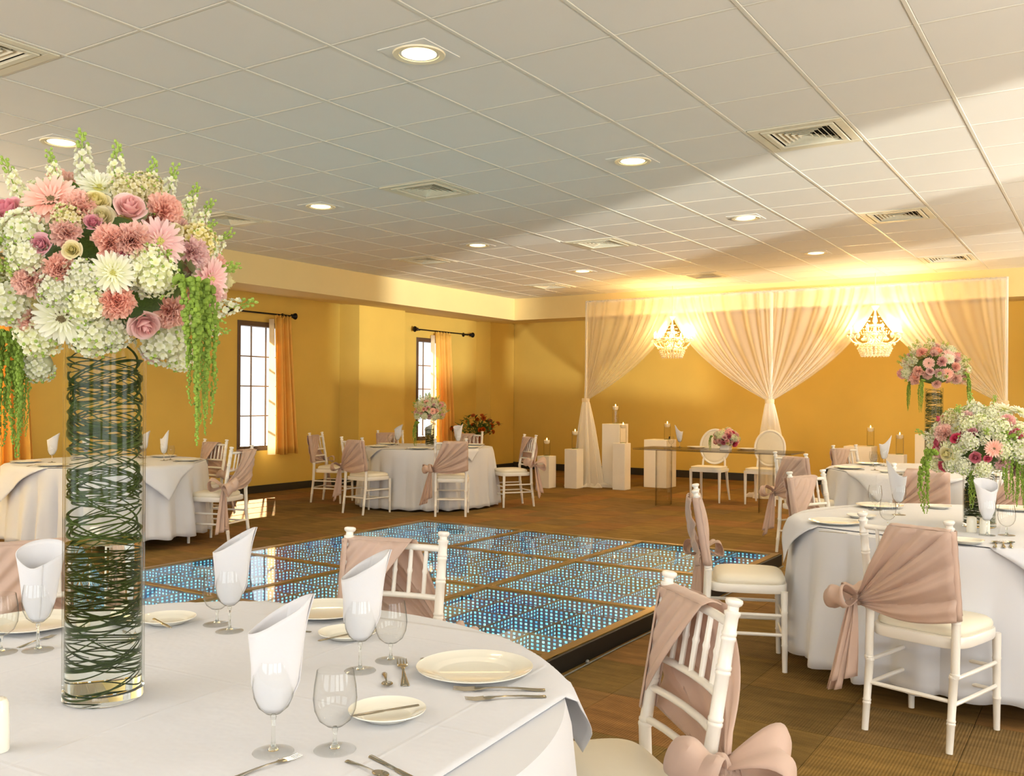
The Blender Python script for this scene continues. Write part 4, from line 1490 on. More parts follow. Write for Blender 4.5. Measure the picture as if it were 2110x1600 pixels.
def leafm(L=0.06):
    return petal(L, L * 0.34, -0.2, 0.15, 5, 2, 1.0).mesh('leaf', M['leafg'], tint=True)


FL = {}
for nm, mt, cn in (('gw', 'pwhite', 'gcenter'), ('gw2', 'pwhite', 'gdark'), ('gp', 'ppink', 'gcenter'), ('gs', 'psalmon', 'gdark')):
    a, b = gerbera(M[mt], M[cn])
    FL[nm] = ('gerbera', a, ('flower_centre', b), 0.05)
for nm, mt in (('rp', 'ppink'), ('rm', 'pmauve'), ('rc', 'pcream'), ('rs', 'psalmon'), ('rd', 'pdeep')):
    FL[nm] = ('rose', rose(M[mt]), None, 0.035)
for nm, mt in (('cp', 'ppink'), ('cs', 'psalmon'), ('cd', 'pdeep'), ('co', 'porange')):
    FL[nm] = ('carnation', carnation(M[mt]), None, 0.032)
for nm, mt in (('sw', 'pwhite'), ('sw2', 'pwhite'), ('sc', 'pcream')):
    a, b = stock(M[mt])
    FL[nm] = ('floret_cluster', a, ('buds', b), 0.038)
for nm in ('tw', 'tw2'):
    a, b = sprig(M['pwhite'])
    FL[nm] = ('flower_sprig', a, ('buds', b), 0.09)
FL['lf'] = ('leaf', leafm(), None, 0.06)
AM = {k: amaranth(n, L, k) for k, (n, L) in enumerate(((9, 0.34, ), (8, 0.30), (5, 0.22)))}


def flower(root, code, pos, normal, size, spin=0.0):
    nm, me, sub, R0 = FL[code]
    s = size / R0
    d = Vector(normal).normalized()
    if nm == 'leaf':
        q = d.to_track_quat('X', 'Z').to_matrix().to_4x4()
    else:
        q = d.to_track_quat('Z', 'Y').to_matrix().to_4x4() @ Matrix.Rotation(spin, 4, 'Z')
    o = link(nm, me, root, Matrix.Translation(pos) @ q @ Matrix.Scale(s, 4))
    if sub:
        link(sub[0], sub[1], o)
    return o


def bouquet(C, rad, fixed, fill, nfill, amar, label, seed, scale=1.0, flat=0.82, name='flower_bouquet', stuffed=False, lowcut=-0.55):
    """C world centre; fixed = [(code, px, py, size, lift)]; fill = weighted codes"""
    rnd = random.Random(seed)
    C = Vector(C)
    root = link(name, None, None, Matrix.Translation(C), label=label, category='bouquet')
    E = Vector((rad, rad, rad * flat))
    eye = Vector((0, 0, CAM_H))
    taken = []

    def clear(d, ang):
        return all(d.angle(t) > (ang + a) * 0.60 for t, a in taken)
    core = MB()
    core.ball((0, 0, 0), 1, 20, 12)
    link('moss_core', core.mesh('moss_core', M['leafg']), root, Matrix.Diagonal((E.x * 0.66, E.y * 0.66, E.z * 0.62, 1)))
    for code, px, py, size, lift in fixed:
        dr = ray(px, py)
        o = eye - C
        oo = Vector((o.x / E.x, o.y / E.y, o.z / E.z))
        dd = Vector((dr.x / E.x, dr.y / E.y, dr.z / E.z))
        a, b, c = dd.dot(dd), 2 * oo.dot(dd), oo.dot(oo) - 1
        disc = b * b - 4 * a * c
        t = (-b - sqrt(disc)) / (2 * a) if disc > 0 else -b / (2 * a)
        P = o + dr * t
        n_ = Vector((P.x / E.x ** 2, P.y / E.y ** 2, P.z / E.z ** 2)).normalized()
        if code[0] == 't':
            n_ = (n_ + Vector((0, 0, 0.7))).normalized()
            P = P * 0.86
        elif code[0] == 'g':
            n_ = (n_ + (eye - C - P).normalized() * 0.4).normalized()
        flower(root, code, P * lift, n_, size, rnd.uniform(0, 6))
        taken.append((P.normalized(), size / rad * 0.9))
    done, tries = 0, 0
    while done < nfill and tries < 6000:
        tries += 1
        z = rnd.uniform(lowcut, 1)
        a = rnd.uniform(0, 2 * pi)
        s_ = sqrt(max(0, 1 - z * z))
        d = Vector((s_ * cos(a), s_ * sin(a), z))
        code = rnd.choice(fill)
        size = {'g': 0.045, 'r': 0.028, 'c': 0.033, 's': 0.037, 't': 0.085, 'l': 0.055}[code[0]] * scale * rnd.uniform(0.85, 1.15)
        ang = (size if code[0] not in 'tl' else 0.02 * scale) / rad
        if not clear(d, ang * (0.62 if tries > 2500 else 0.9)):
            continue
        taken.append((d, ang))
        P = Vector((d.x * E.x, d.y * E.y, d.z * E.z)) * rnd.uniform(0.86, 1.0)
        if code[0] == 't':
            P *= 0.88
            d = (d + Vector((0, 0, 0.5))).normalized()
        if code[0] == 'l':
            P *= 0.85
        flower(root, code, P, d, size, rnd.uniform(0, 6))
        done += 1
    for (k, px, py, dist, s, rz) in amar:
        P = at_d(px, py, dist) - C
        link('amaranth_tassel', AM[k], root, Matrix.Translation(P) @ Matrix.Rotation(rz, 4, 'Z') @ Matrix.Scale(s, 4), kind='stuff')
    return root


# ------------------------------------------------------------------ vases of wound grass
def vase(px, py, z0, r, h, label, water=0.5, blades=90, seed=1, single=True, glassname='glass_vase', pos=None):
    p = Vector(pos) if pos is not None else at_z(px, py, z0)
    rnd = random.Random(seed)
    t = 0.004
    cyl = MB().lathe([(r, 0.022), (r, h - 0.002), (r - t * 0.5, h), (r - t, h - 0.002), (r - t, 0.022)], 64).mesh('glass_wall', M['vglass'])
    base = MB().lathe([(0, 0.0), (r - 0.004, 0.0), (r, 0.004), (r, 0.0215), (r - 0.003, 0.0218), (0, 0.020)], 64).mesh('glass_base', M['glass_s'])
    tpl = [('glass_wall', cyl, None), ('glass_base', base, None)]
    hw = h * water
    if water:
        rw = r - t - 0.0012
        tpl.append(('water', MB().lathe([(0, 0.0235), (rw - 0.002, 0.0235), (rw, 0.0255), (rw, hw), (0, hw)], 64).mesh('water', M['water']), None))
    protos = []
    for k in range(12):
        mb = MB()
        span = rnd.uniform(1.2, 2.0) * pi
        sl = rnd.uniform(-0.9, 0.9) * r
        rr0 = (r - t - 0.004) * rnd.uniform(0.9, 1.0)
        pts, rads = [], []
        n = 26
        for i in range(n):
            u = i / (n - 1)
            a = span * u
            rr = rr0 * (1 - 0.12 * sin(u * pi * rnd.choice((1, 1))) * (k % 3 == 0))
            pts.append((rr * cos(a), rr * sin(a), sl * sin(a * 0.5 + 0.4) + 0.12 * r * sin(a * 1.3 + k)))
            rads.append(0.0033 * (sin(pi * (0.08 + 0.84 * u)) ** 0.5) * (1 if r > 0.05 else 0.8))
        mb.tube(pts, rads, 5, flat=0.45)
        protos.append(mb)
    meshes = [m_.mesh('grass_blade', M['blade']) for m_ in protos]
    joined = MB()
    for b in range(blades):
        u = (b + rnd.random()) / blades
        z = 0.09 * h + (h - 0.04 - 0.09 * h) * u ** 0.95 + 0.02 * sin(u * 43) 
        z = min(h - 0.045, max(0.045 + 0.3 * r, z))
        m_ = Matrix.Translation((0, 0, z)) @ Matrix.Rotation(rnd.uniform(0, 6.28), 4, 'Z')
        k = rnd.randrange(12)
        if single:
            tpl.append(('grass_blade', meshes[k], m_))
        else:
            joined.merge(protos[k], m_)
    if not single:
        tpl.append(('wound_grass', joined.mesh('wound_grass', M['blade']), None, None, {'kind': 'stuff'}))
    place(tpl, glassname, T(p.x, p.y, z0), label, 'vase', 'cylinder vases with wound grass')
    return p


VP = vase(213, 1437, ZT, 0.0805, 0.765, 'tall clear cylinder vase wound with dark grass blades ' + ON1, 0.43, 165, 3)
CB = Vector((VP.x, VP.y, 1.66))
fixed = [('gw', 232, 562, 0.043, 1.03), ('gw2', 132, 652, 0.055, 1.02), ('gs', 110, 418, 0.056, 1.02), ('gp', 330, 498, 0.052, 0.98), ('gp', 432, 575, 0.048, 1.0),
         ('gw', 205, 385, 0.045, 0.98), ('rp', 292, 660, 0.033, 1.03), ('rm', 92, 508, 0.022, 1.03), ('rp', 264, 438, 0.033, 1.02), ('rc', 152, 518, 0.019, 1.03),
         ('rc', 358, 478, 0.016, 1.02), ('rm', 192, 462, 0.018, 1.0), ('cs', 272, 497, 0.038, 1.0), ('cs', 228, 500, 0.036, 0.97), ('cs', 335, 438, 0.038, 1.0),
         ('cs', 165, 430, 0.036, 0.97), ('cs', 66, 578, 0.034, 1.0), ('cs', 240, 622, 0.037, 0.98), ('cs', 345, 640, 0.038, 1.0), ('cp', 395, 520, 0.036, 0.98),
         ('cs', 120, 555, 0.034, 0.96), ('cs', 60, 660, 0.03, 0.96), ('cs', 135, 480, 0.032, 0.96), ('rd', 248, 524, 0.015, 1.0), ('rm', 22, 440, 0.03, 1.0),
         ('sw', 50, 478, 0.042, 1.0), ('sw', 62, 528, 0.036, 1.02), ('sw', 22, 622, 0.045, 1.0), ('sc', 140, 450, 0.03, 0.98), ('sw2', 118, 596, 0.036, 0.99),
         ('sw2', 82, 688, 0.045, 1.0), ('sw', 178, 622, 0.04, 0.99), ('sw2', 190, 690, 0.045, 0.99), ('sw', 318, 566, 0.045, 1.0), ('sw2', 300, 535, 0.036, 0.99),
         ('sw', 170, 570, 0.035, 0.98), ('sc', 262, 398, 0.036, 1.0), ('sw', 335, 702, 0.05, 1.0), ('sw2', 232, 690, 0.035, 0.98), ('sw', 388, 640, 0.03, 1.0),
         ('cp', 312, 722, 0.026, 1.0), ('sw', 370, 738, 0.03, 1.0), ('sw2', 80, 752, 0.035, 1.0), ('sw', 415, 655, 0.03, 1.0), ('sc', 300, 390, 0.034, 1.0),
         ('tw', 170, 352, 0.105, 1.0), ('tw2', 240, 372, 0.1, 1.0), ('tw', 352, 408, 0.095, 1.0), ('tw2', 105, 372, 0.085, 1.0), ('tw', 312, 395, 0.09, 1.0),
         ('tw2', 420, 470, 0.085, 1.0), ('tw', 445, 530, 0.085, 1.02), ('tw2', 452, 650, 0.1, 1.05), ('tw', 20, 395, 0.09, 1.0), ('tw', 395, 440, 0.085, 1.0), ('tw2', 300, 545, 0.06, 1.0), ('tw', 340, 555, 0.06, 1.0), ('tw2', 430, 700, 0.07, 1.0)]
bouquet(CB, 0.235, fixed, ['sw', 'sw2', 'sw', 'cs', 'cp', 'tw', 'tw2', 'rc', 'sc', 'lf', 'gp'], 120,
        [(0, 392, 585, 1.80, 1.0, -0.25), (1, 408, 600, 1.83, 0.95, -0.1), (0, 8, 690, 1.85, 0.95, 3.0), (1, 40, 705, 1.86, 0.85, 2.6), (1, 30, 735, 1.92, 0.6, 0.4)],
        'huge round bouquet of white, blush and salmon flowers atop the tall near vase', 21)

# right-hand table: short vase and bouquet
V4 = vase(2018, 1086, ZT, 0.078, 0.27, 'short cylinder vase wound with grass on the right-hand table', 0.7, 110, 5, False)
D4 = -V4.x * sin(YAW) + V4.y * cos(YAW)
B4 = Vector((V4.x, V4.y, CAM_H - (915 - CAM_CY) * D4 / CAM_F))
fx4 = [('cs', 1947, 895, 0.05, 1.0), ('rd', 1972, 905, 0.03, 1.0), ('gs', 2048, 925, 0.045, 1.0), ('sc', 1962, 865, 0.05, 1.0), ('sw', 1997, 910, 0.05, 1.0), ('sw', 2035, 885, 0.045, 1.0),
       ('rc', 1955, 935, 0.04, 1.0), ('gw', 1965, 945, 0.05, 1.0), ('sw', 2010, 850, 0.05, 1.0), ('rd', 2020, 875, 0.025, 1.0), ('rm', 2003, 893, 0.03, 1.0), ('cp', 2075, 870, 0.04, 1.0),
       ('gw', 2070, 845, 0.055, 1.0), ('gw', 2100, 850, 0.05, 1.0), ('cd', 2095, 895, 0.03, 1.0), ('sw', 2100, 930, 0.06, 1.0), ('rd', 2035, 945, 0.02, 1.0), ('sw2', 1985, 960, 0.045, 1.0), ('sw', 2025, 965, 0.045, 1.0)]
bouquet(B4, 0.235, fx4, ['sw', 'sw2', 'sw', 'sw2', 'sw', 'tw', 'rd', 'gw', 'sc', 'cp'], 110,
        [(1, 2060, 895, D4 - 0.22, 1.15, 0.2), (0, 2075, 900, D4 - 0.2, 1.1, 0.5), (2, 1928, 935, D4 - 0.16, 1.5, 3.3), (2, 1990, 975, D4 - 0.12, 0.9, 0.5), (1, 2100, 950, D4 - 0.2, 0.9, 0.2)],
        'white bouquet with deep pink accents on the short vase, right-hand table', 22, 1.25, 0.8)
# far right table: tall vase
V5 = vase(1938, 955, ZT, 0.08, 0.76, 'tall cylinder vase wound with grass on the far right table', 0.5, 190, 6, False, pos=(T5.x - 0.02, T5.y, ZT))
D5 = -V5.x * sin(YAW) + V5.y * cos(YAW)
B5 = Vector((V5.x, V5.y, CAM_H - (757 - CAM_CY) * D5 / CAM_F))
fx5 = [('gs', 1914, 749, 0.055, 1.0), ('gw', 1955, 740, 0.055, 1.0), ('gs', 1952, 770, 0.055, 1.0), ('cs', 1893, 765, 0.05, 1.0), ('cs', 1925, 730, 0.04, 1.0), ('cs', 1970, 780, 0.05, 1.0), ('cs', 1930, 790, 0.045, 1.0)]
bouquet(B5, 0.27, fx5, ['sw', 'cs', 'cp', 'cs', 'sc', 'tw', 'rp', 'gs', 'tw2', 'rs'], 95,
        [(0, 1880, 785, D5 - 0.05, 0.9, 3.3), (1, 1905, 785, D5 - 0.2, 1.05, 3.0), (0, 1988, 772, D5 - 0.15, 1.1, -0.2)],
        'salmon pink round bouquet on the tall vase of the far right table', 23, 1.45, 0.78)
# far centre table
V3 = vase(873, 918, ZT, 0.062, 0.30, 'short cylinder vase with grass on the far centre table', 0.5, 80, 7, False, pos=(T3.x + 0.0, T3.y + 0.05, ZT))
D3 = -V3.x * sin(YAW) + V3.y * cos(YAW)
B3 = Vector((V3.x, V3.y, CAM_H - (848 - CAM_CY) * D3 / CAM_F))
bouquet(B3, 0.185, [], ['cs', 'rs', 'sw', 'cp', 'rp', 'gs', 'sc', 'tw', 'tw2'], 85,
        [(2, 862, 872, D3 - 0.1, 1.6, 3.3)],
        'round salmon pink bouquet on the far centre table before the window', 24, 1.3, 0.85)

# ------------------------------------------------------------------ far end: drapes, chandeliers, pedestals, head table
YD = 13.2
pl, pm, pr_ = at_y(1205, 622, YD), at_y(1588, 604, YD), at_y(2074, 576, YD)
ZD = 2.955
ztie = 1.385
g1, g2 = at_y(1387, 640, YD).x, at_y(1803, 622, YD).x


def drape_panel(xa, xb, xt, side, seed, npl=17):
    """from rail span xa..xb gathered to xt at the tie"""
    rnd = random.Random(seed)
    ph = [rnd.uniform(0, 6) for _ in range(4)]

    def fn(u, v):
        xtop = xa + (xb - xa) * u
        ztop = ZD - 0.01
        z = ztop - (ztop - ztie) * v
        gth = 1 - v ** 1.6
        far = abs(xtop - xt)
        xe = xt + (xtop - xt) * gth + 0.05 * (u - 0.5) * (1 - gth) * (1 if xb > xa else -1)
        am = 0.028 * (0.35 + 0.65 * gth)
        y = am * sin(u * npl * 2 * pi * 0.5 + ph[0] + 1.5 * v + 2.2 * sin(u * 9)) + 0.006 * sin(u * 31 + ph[1]) - 0.02 * v
        dz = -0.05 * sin(pi * v) * far
        return (xe + 0.004 * sin(u * 41 + ph[2]) * gth, y, z + dz)
    return MB().surf(fn, 220, 34).mesh('drape_panel', M['sheer'])


def drape_tail(xt, seed, w0=0.055, w1=0.24, puddle=0.36):
    rnd = random.Random(seed)
    ph = [rnd.uniform(0, 6) for _ in range(5)]

    def fn(u, v):
        a = 2 * pi * u
        if v < 0.72:
            t = v / 0.72
            r = w0 + (w1 - w0) * (t ** 0.75)
            z = ztie - (ztie - 0.02) * t
            f = 1 + 0.16 * sin(a * 9 + ph[0]) * min(1, t * 3) + 0.06 * sin(a * 4 + ph[1])
            return (xt + 0.05 * t + r * f * cos(a), r * f * sin(a) * 0.5 - 0.02, z)
        t = (v - 0.72) / 0.28
        r = w1 + (puddle - w1) * t
        f = 1 + 0.2 * sin(a * 7 + ph[2]) + 0.1 * sin(a * 13 + ph[3])
        z = 0.012 + 0.07 * max(0, sin(pi * t * 1.0)) * (0.6 + 0.4 * sin(a * 11 + ph[4]))
        return (xt + 0.05 + r * f * cos(a), r * f * sin(a) * 0.55 - 0.02, z)
    return MB().surf(fn, 120, 36, closeu=True).mesh('drape_tail', M['sheer_thick'])


fr_ = link('drape_frame', None, None, Matrix.Translation((0, YD + 0.06, 0)), label='white pipe frame carrying the drapes before the far wall', category='frame')
for p in (pl, pm, pr_):
    link('upright', MB().tube([(p.x, 0, 0.0), (p.x, 0, ZD + 0.02)], 0.019, 12).mesh('upright', M['ped']), fr_)
    link('base_plate', MB().bbox(p.x - 0.2, p.x + 0.2, -0.12, 0.16, 0.001, 0.009, 0.002).mesh('base_plate', M['ped'], False), fr_)
link('crossbar', MB().tube([(pl.x, 0, ZD), (pm.x, 0, ZD), (pr_.x + 0.02, 0, ZD)], 0.016, 10).mesh('crossbar', M['ped']), fr_)
xt3 = pr_.x - 0.03
for lab, panels, xt, wt in (('left sheer white drape tied to its pole', [(pl.x, g1 + 0.1)], pl.x + 0.04, 0.2),
                            ('wide middle sheer white drape tied at the centre pole', [(pm.x, g1 - 0.1), (pm.x, g2 + 0.08)], pm.x, 0.2),
                            ('right sheer white drape tied to its pole behind the flowers', [(pr_.x, g2 - 0.08)], xt3, 0.2)):
    r = link('sheer_drape', None, None, Matrix.Translation((0, YD, 0)), label=lab, category='drape', group='sheer white drapes')
    for k, (a, b) in enumerate(panels):
        link('drape_panel', drape_panel(a, b, xt, 1, len(lab) + k), r)
    link('drape_tail', drape_tail(xt, len(lab)), r)
    link('tie_band', MB().lathe([(0.062, -0.03), (0.07, -0.015), (0.066, 0.0), (0.07, 0.015), (0.062, 0.03)], 24, None, Matrix.Translation((xt, -0.02, ztie)) @ Matrix.Diagonal((1, 0.6, 1, 1))).mesh('tie_band', M['lining']), r)
    hd = MB()
    for (a, b) in panels:
        hd.surf(lambda u, v, a=a, b=b: (a + (b - a) * u, 0.06 + 0.026 * cos(2 * pi * v) + 0.004 * sin(u * 150), ZD + 0.026 * sin(2 * pi * v) + 0.003 * sin(u * 190)), 90, 8)
    link('rod_pocket', hd.mesh('rod_pocket', M['sheer']), r)


def chandelier(cx, cy, ztop, zbot, R, label):
    H = ztop - zbot
    body = MB().lathe([(0, 0.0), (0.012, 0.0), (0.03, 0.03), (0.055, 0.05), (0.03, 0.085), (0.014, 0.1), (0.022, 0.16), (0.04, 0.2), (0.022, 0.25), (0.014, 0.33), (0.03, 0.4), (0.018, 0.45), (0.012, 0.52), (0.05, 0.57), (0.052, 0.585), (0, 0.6)], 18)
    s = H / 0.66
    tpl = [('body', body.mesh('body', M['chand']), Matrix.Scale(s, 4) @ Matrix.Translation((0, 0, 0.06)))]
    arm = MB().tube([(0.02, 0, 0.2), (0.08, 0, 0.15), (0.16, 0, 0.13), (0.24, 0, 0.165), (0.28, 0, 0.22), (0.265, 0, 0.26)], [0.009, 0.009, 0.0085, 0.008, 0.008, 0.008], 8)
    arm.lathe([(0.0, 0), (0.03, 0.006), (0.042, 0.02), (0.02, 0.012), (0, 0.012)], 14, None, Matrix.Translation((0.265, 0, 0.255)))
    armm = arm.mesh('arm', M['chand'])
    cndl = MB().lathe([(0, 0), (0.011, 0), (0.011, 0.07), (0, 0.072)], 10, None, Matrix.Translation((0.265, 0, 0.262))).mesh('candle_sleeve', M['wax'])
    bulb = MB().lathe([(0, 0), (0.009, 0.004), (0.014, 0.02), (0.009, 0.045), (0.002, 0.062), (0, 0.063)], 10, None, Matrix.Translation((0.265, 0, 0.334))).mesh('bulb', M['bulb'])
    drop = MB().lathe([(0, -0.034), (0.0105, -0.022), (0.011, -0.014), (0.004, -0.004), (0, 0)], 6).mesh('crystal', M['crystal'], False)
    bead = MB()
    for k in range(9):
        t = k / 8
        bead.ball((0.265 * (1 - t) + 0.045 * t, 0, 0.25 * (1 - t) + 0.5 * t - 0.07 * sin(pi * t)), 0.0075, 6, 4)
    beadm = bead.mesh('bead_chain', M['crystal'])
    sr = R / 0.3
    S = Matrix.Diagonal((sr, sr, s, 1))
    for k in range(10):
        a = 2 * pi * k / 10 + 0.2
        subs = [('candle_sleeve', cndl, None), ('bulb', bulb, None), ('bead_chain', beadm, None)]
        for q in range(4):
            b = q * pi / 2
            subs.append(('crystal', drop, Matrix.Translation((0.265 + 0.038 * cos(b), 0.038 * sin(b), 0.27)) @ Matrix.Scale(1.4, 4)))
        for q in range(3):
            subs.append(('crystal', drop, Matrix.Translation((0.09 + 0.06 * q, 0, 0.14 + 0.01 * q)) @ Matrix.Scale(1.5, 4)))
        tpl.append(('arm', armm, S @ Matrix.Rotation(a, 4, 'Z'), subs))
    hoop = MB().surf(lambda u, v: ((0.185 + 0.006 * cos(2 * pi * v)) * cos(2 * pi * u), (0.185 + 0.006 * cos(2 * pi * v)) * sin(2 * pi * u), 0.1 + 0.006 * sin(2 * pi * v)), 36, 6, closeu=True)
    hsub = []
    for k in range(24):
        a = 2 * pi * k / 24
        for q in range(4):
            rq = 0.185 - 0.012 * q
            hsub.append(('crystal', drop, Matrix.Translation((rq * cos(a), rq * sin(a), 0.096 - 0.03 * q)) @ Matrix.Scale(1.2, 4)))
        for q in range(3):
            hsub.append(('crystal', drop, Matrix.Translation(((0.07 + 0.035 * q) * cos(a), (0.07 + 0.035 * q) * sin(a), 0.40 - 0.09 * q)) @ Matrix.Scale(1.2, 4)))
    for k in range(10):
        a = 2 * pi * k / 10
        hsub.append(('crystal', drop, Matrix.Translation((0.08 * cos(a), 0.08 * sin(a), 0.06)) @ Matrix.Scale(1.6, 4)))
    tpl.append(('crystal_hoop', hoop.mesh('crystal_hoop', M['chand']), S, hsub))
    tpl.append(('chain', MB().tube([(0, 0, H * 0.98), (0, 0, CEIL - zbot if cy < SY else SB - zbot)], 0.006, 6).mesh('chain', M['chand']), None))
    place(tpl, 'chandelier', T(cx, cy, zbot), label, 'chandelier', 'crystal chandeliers')
    for k in range(4):
        a = 2 * pi * k / 4 + 0.8
        light('chandelier_glow', 'POINT', (cx + R * 0.9 * cos(a), cy + R * 0.9 * sin(a), zbot + 0.44 * s * 0.9), (0, 0, 0), 26, (1.0, 0.62, 0.24), shadow_soft_size=0.05)


pc1, pc2 = at_y(1385, 700, 13.05), at_y(1803, 690, 13.05)
chandelier(pc1.x, 13.05, 2.66, 2.05, 0.30, 'crystal chandelier hanging in the left drape opening')
chandelier(pc2.x, 13.05, 2.68, 2.02, 0.34, 'crystal chandelier hanging in the right drape opening')


# pedestals with floating candles
def candle_cylinder(x, y, z, label, h=0.24, r=0.052):
    wall_ = MB().lathe([(r, 0.0), (r, h), (r - 0.003, h), (r - 0.003, 0.012), (0, 0.012)], 28).mesh('glass_wall', M['clear'])
    base_ = MB().lathe([(0, 0.0005), (r - 0.001, 0.0005), (r - 0.001, 0.010), (0, 0.010)], 28).mesh('glass_base', mat('greenish_glass_foot', (170, 176, 130), 0.1))
    wat = MB().lathe([(0, 0.014), (r - 0.005, 0.014), (r - 0.005, h - 0.045), (0, h - 0.045)], 28).mesh('water', M['clear'])
    cn = MB().lathe([(0, h - 0.05), (0.03, h - 0.05), (0.045, h - 0.03), (0.046, h + 0.005), (0.04, h + 0.01), (0.012, h + 0.004), (0, h + 0.004)], 20).mesh('floating_candle', M['wax'])
    fm = MB().lathe([(0, h + 0.006), (0.007, h + 0.014), (0.008, h + 0.024), (0.003, h + 0.04), (0, h + 0.046)], 10).mesh('flame', M['flame'])
    place([('glass_wall', wall_, None), ('glass_base', base_, None), ('water', wat, None), ('floating_candle', cn, None, [('flame', fm, None)])], 'candle_vase', T(x, y, z), label, 'candle vase', 'candles floating in glass cylinders')


def pedestal(px, py, s, h, label, vlabel, vpx=None, cand=True, vh=0.24):
    """near bottom corner seen at (px, py)"""
    p = at_z(px, py, 0)
    x0, y0 = p.x - s, p.y
    tpl = [('column', MB().bbox(0, s, 0, s, 0.0, h, 0.004).mesh('column', M['ped'], False), None)]
    place(tpl, 'pedestal', T(x0, y0), label, 'pedestal', 'white display pedestals')
    if cand:
        cx = x0 + s / 2
        if vpx:
            cx = at_y(vpx, 900, y0 + s / 2).x
            cx = min(x0 + s - 0.055, max(x0 + 0.055, cx))
        candle_cylinder(cx, y0 + s / 2, h, vlabel, vh)


pedestal(1131, 1007, 0.22, 0.50, 'lowest white pedestal, leftmost of the group', 'glass candle cylinder on the leftmost low pedestal', 1127)
pedestal(1188, 1008, 0.22, 0.615, 'second white pedestal from the left, before the left drape', 'glass candle cylinder before the left drape', 1185, vh=0.27)
pedestal(1276, 1007, 0.31, 1.01, 'tallest white pedestal, right of the left drape', 'glass candle cylinder on the tallest pedestal, highest of all', 1268, vh=0.27)
pedestal(1287, 1011, 0.21, 0.72, 'slim white pedestal in front of the tallest one', 'glass candle cylinder in front of the tallest pedestal', 1284, vh=0.28)
pedestal(1373, 1007, 0.39, 0.76, 'broad white pedestal behind the left end of the acrylic table', 'glass candle cylinder on the broad pedestal', 1375, vh=0.25)
pedestal(1795, 1022, 0.40, 0.72, 'broad white pedestal behind the far right table', 'glass candle cylinder left of the pair behind the far right table', 1798, vh=0.27)
pedestal(1862, 1035, 0.24, 0.65, 'low white pedestal behind the far right table', 'glass candle cylinder right of the pair behind the far right table', 1854, vh=0.27)
pedestal(1925, 1032, 0.26, 0.93, 'tall white pedestal behind the tall grass vase', '', None, False)

# acrylic head table
hx0, hx1, hy0, hy1 = -5.38, -3.28, 11.28, 11.98


def rounded_slab(x0, x1, y0, y1, z0, z1, r=0.06):
    pts = []
    for cx, cy, a0 in ((x1 - r, y1 - r, 0), (x0 + r, y1 - r, 90), (x0 + r, y0 + r, 180), (x1 - r, y0 + r, 270)):
        for k in range(7):
            a = radians(a0 + 15 * k)
            pts.append((cx + r * cos(a), cy + r * sin(a)))
    n = len(pts)
    vs = [(x, y, z0) for x, y in pts] + [(x, y, z1) for x, y in pts]
    fs = [tuple(reversed(range(n))), tuple(range(n, 2 * n))] + [(i, (i + 1) % n, n + (i + 1) % n, n + i) for i in range(n)]
    return MB().add(vs, fs)


M['acrylic_top'] = thin_glass('acrylic_top', (0.86, 0.86, 0.88), (0.7, 0.68, 0.7), 0.5)
tp = [('table_top', rounded_slab(hx0, hx1, hy0, hy1, 0.735, 0.755).mesh('table_top', M['acrylic_top'], False), None)]
for cx in (hx0 + 0.36, hx1 - 0.36):
    tp.append(('leg', MB().lathe([(0.13, 0.0), (0.13, 0.734), (0.122, 0.734), (0.122, 0.0)], 32, None, Matrix.Translation((cx, (hy0 + hy1) / 2 - 0.1, 0)) @ Matrix.Diagonal((0.6, 1.6, 1, 1))).mesh('leg', M['acrylic']), None))
place(tp, 'acrylic_table', T(0, 0), 'clear acrylic head table in front of the oval-back chairs', 'table')


def louis_chair(cx, cy, rz, label):
    C = M['chair']
    tpl = []
    for sx in (-1, 1):
        tpl.append(('leg', MB().tube([(sx * 0.2, 0.19, 0), (sx * 0.2, 0.19, 0.2), (sx * 0.2, 0.19, 0.42)], [0.012, 0.018, 0.021], 10).mesh('leg', C), None))
        tpl.append(('leg', MB().tube([(sx * 0.20, -0.30, 0), (sx * 0.19, -0.235, 0.2), (sx * 0.18, -0.20, 0.42)], [0.012, 0.017, 0.02], 10).mesh('leg', C), None))
        tpl.append(('back_support', MB().tube([(sx * 0.16, -0.2, 0.43), (sx * 0.155, -0.215, 0.56), (sx * 0.14, -0.225, 0.60)], 0.015, 8).mesh('back_support', C), None))
    tpl.append(('seat', rounded_slab(-0.23, 0.23, -0.215, 0.225, 0.415, 0.45, 0.07).mesh('seat', C, False), None))
    tpl.append(('cushion', rounded_slab(-0.215, 0.215, -0.2, 0.21, 0.451, 0.482, 0.08).mesh('cushion', M['cushion'], False), None))
    zc, a_, b_ = 0.745, 0.205, 0.235

    def oval(u, v):
        t, q = 2 * pi * u, 2 * pi * v
        rr = 0.017 * cos(q)
        return ((a_ + rr) * cos(t), -0.235 - 0.12 * (zc + (b_ + rr) * sin(t) - 0.6) + 0.017 * sin(q), zc + (b_ + rr) * sin(t))
    tpl.append(('oval_frame', MB().surf(oval, 44, 8, closeu=True).mesh('oval_frame', C), None))
    tpl.append(('back_panel', MB().surf(lambda u, v: (a_ * v * cos(2 * pi * u), -0.235 - 0.12 * (zc + b_ * v * sin(2 * pi * u) - 0.6) + 0.02 * (1 - v * v), zc + b_ * v * sin(2 * pi * u)), 40, 5, closeu=True).mesh('back_panel', M['cushion'], solid=0.01), None))
    place(tpl, 'oval_back_chair', T(cx, cy, 0, rz), label, 'chair', 'white oval-back chairs')


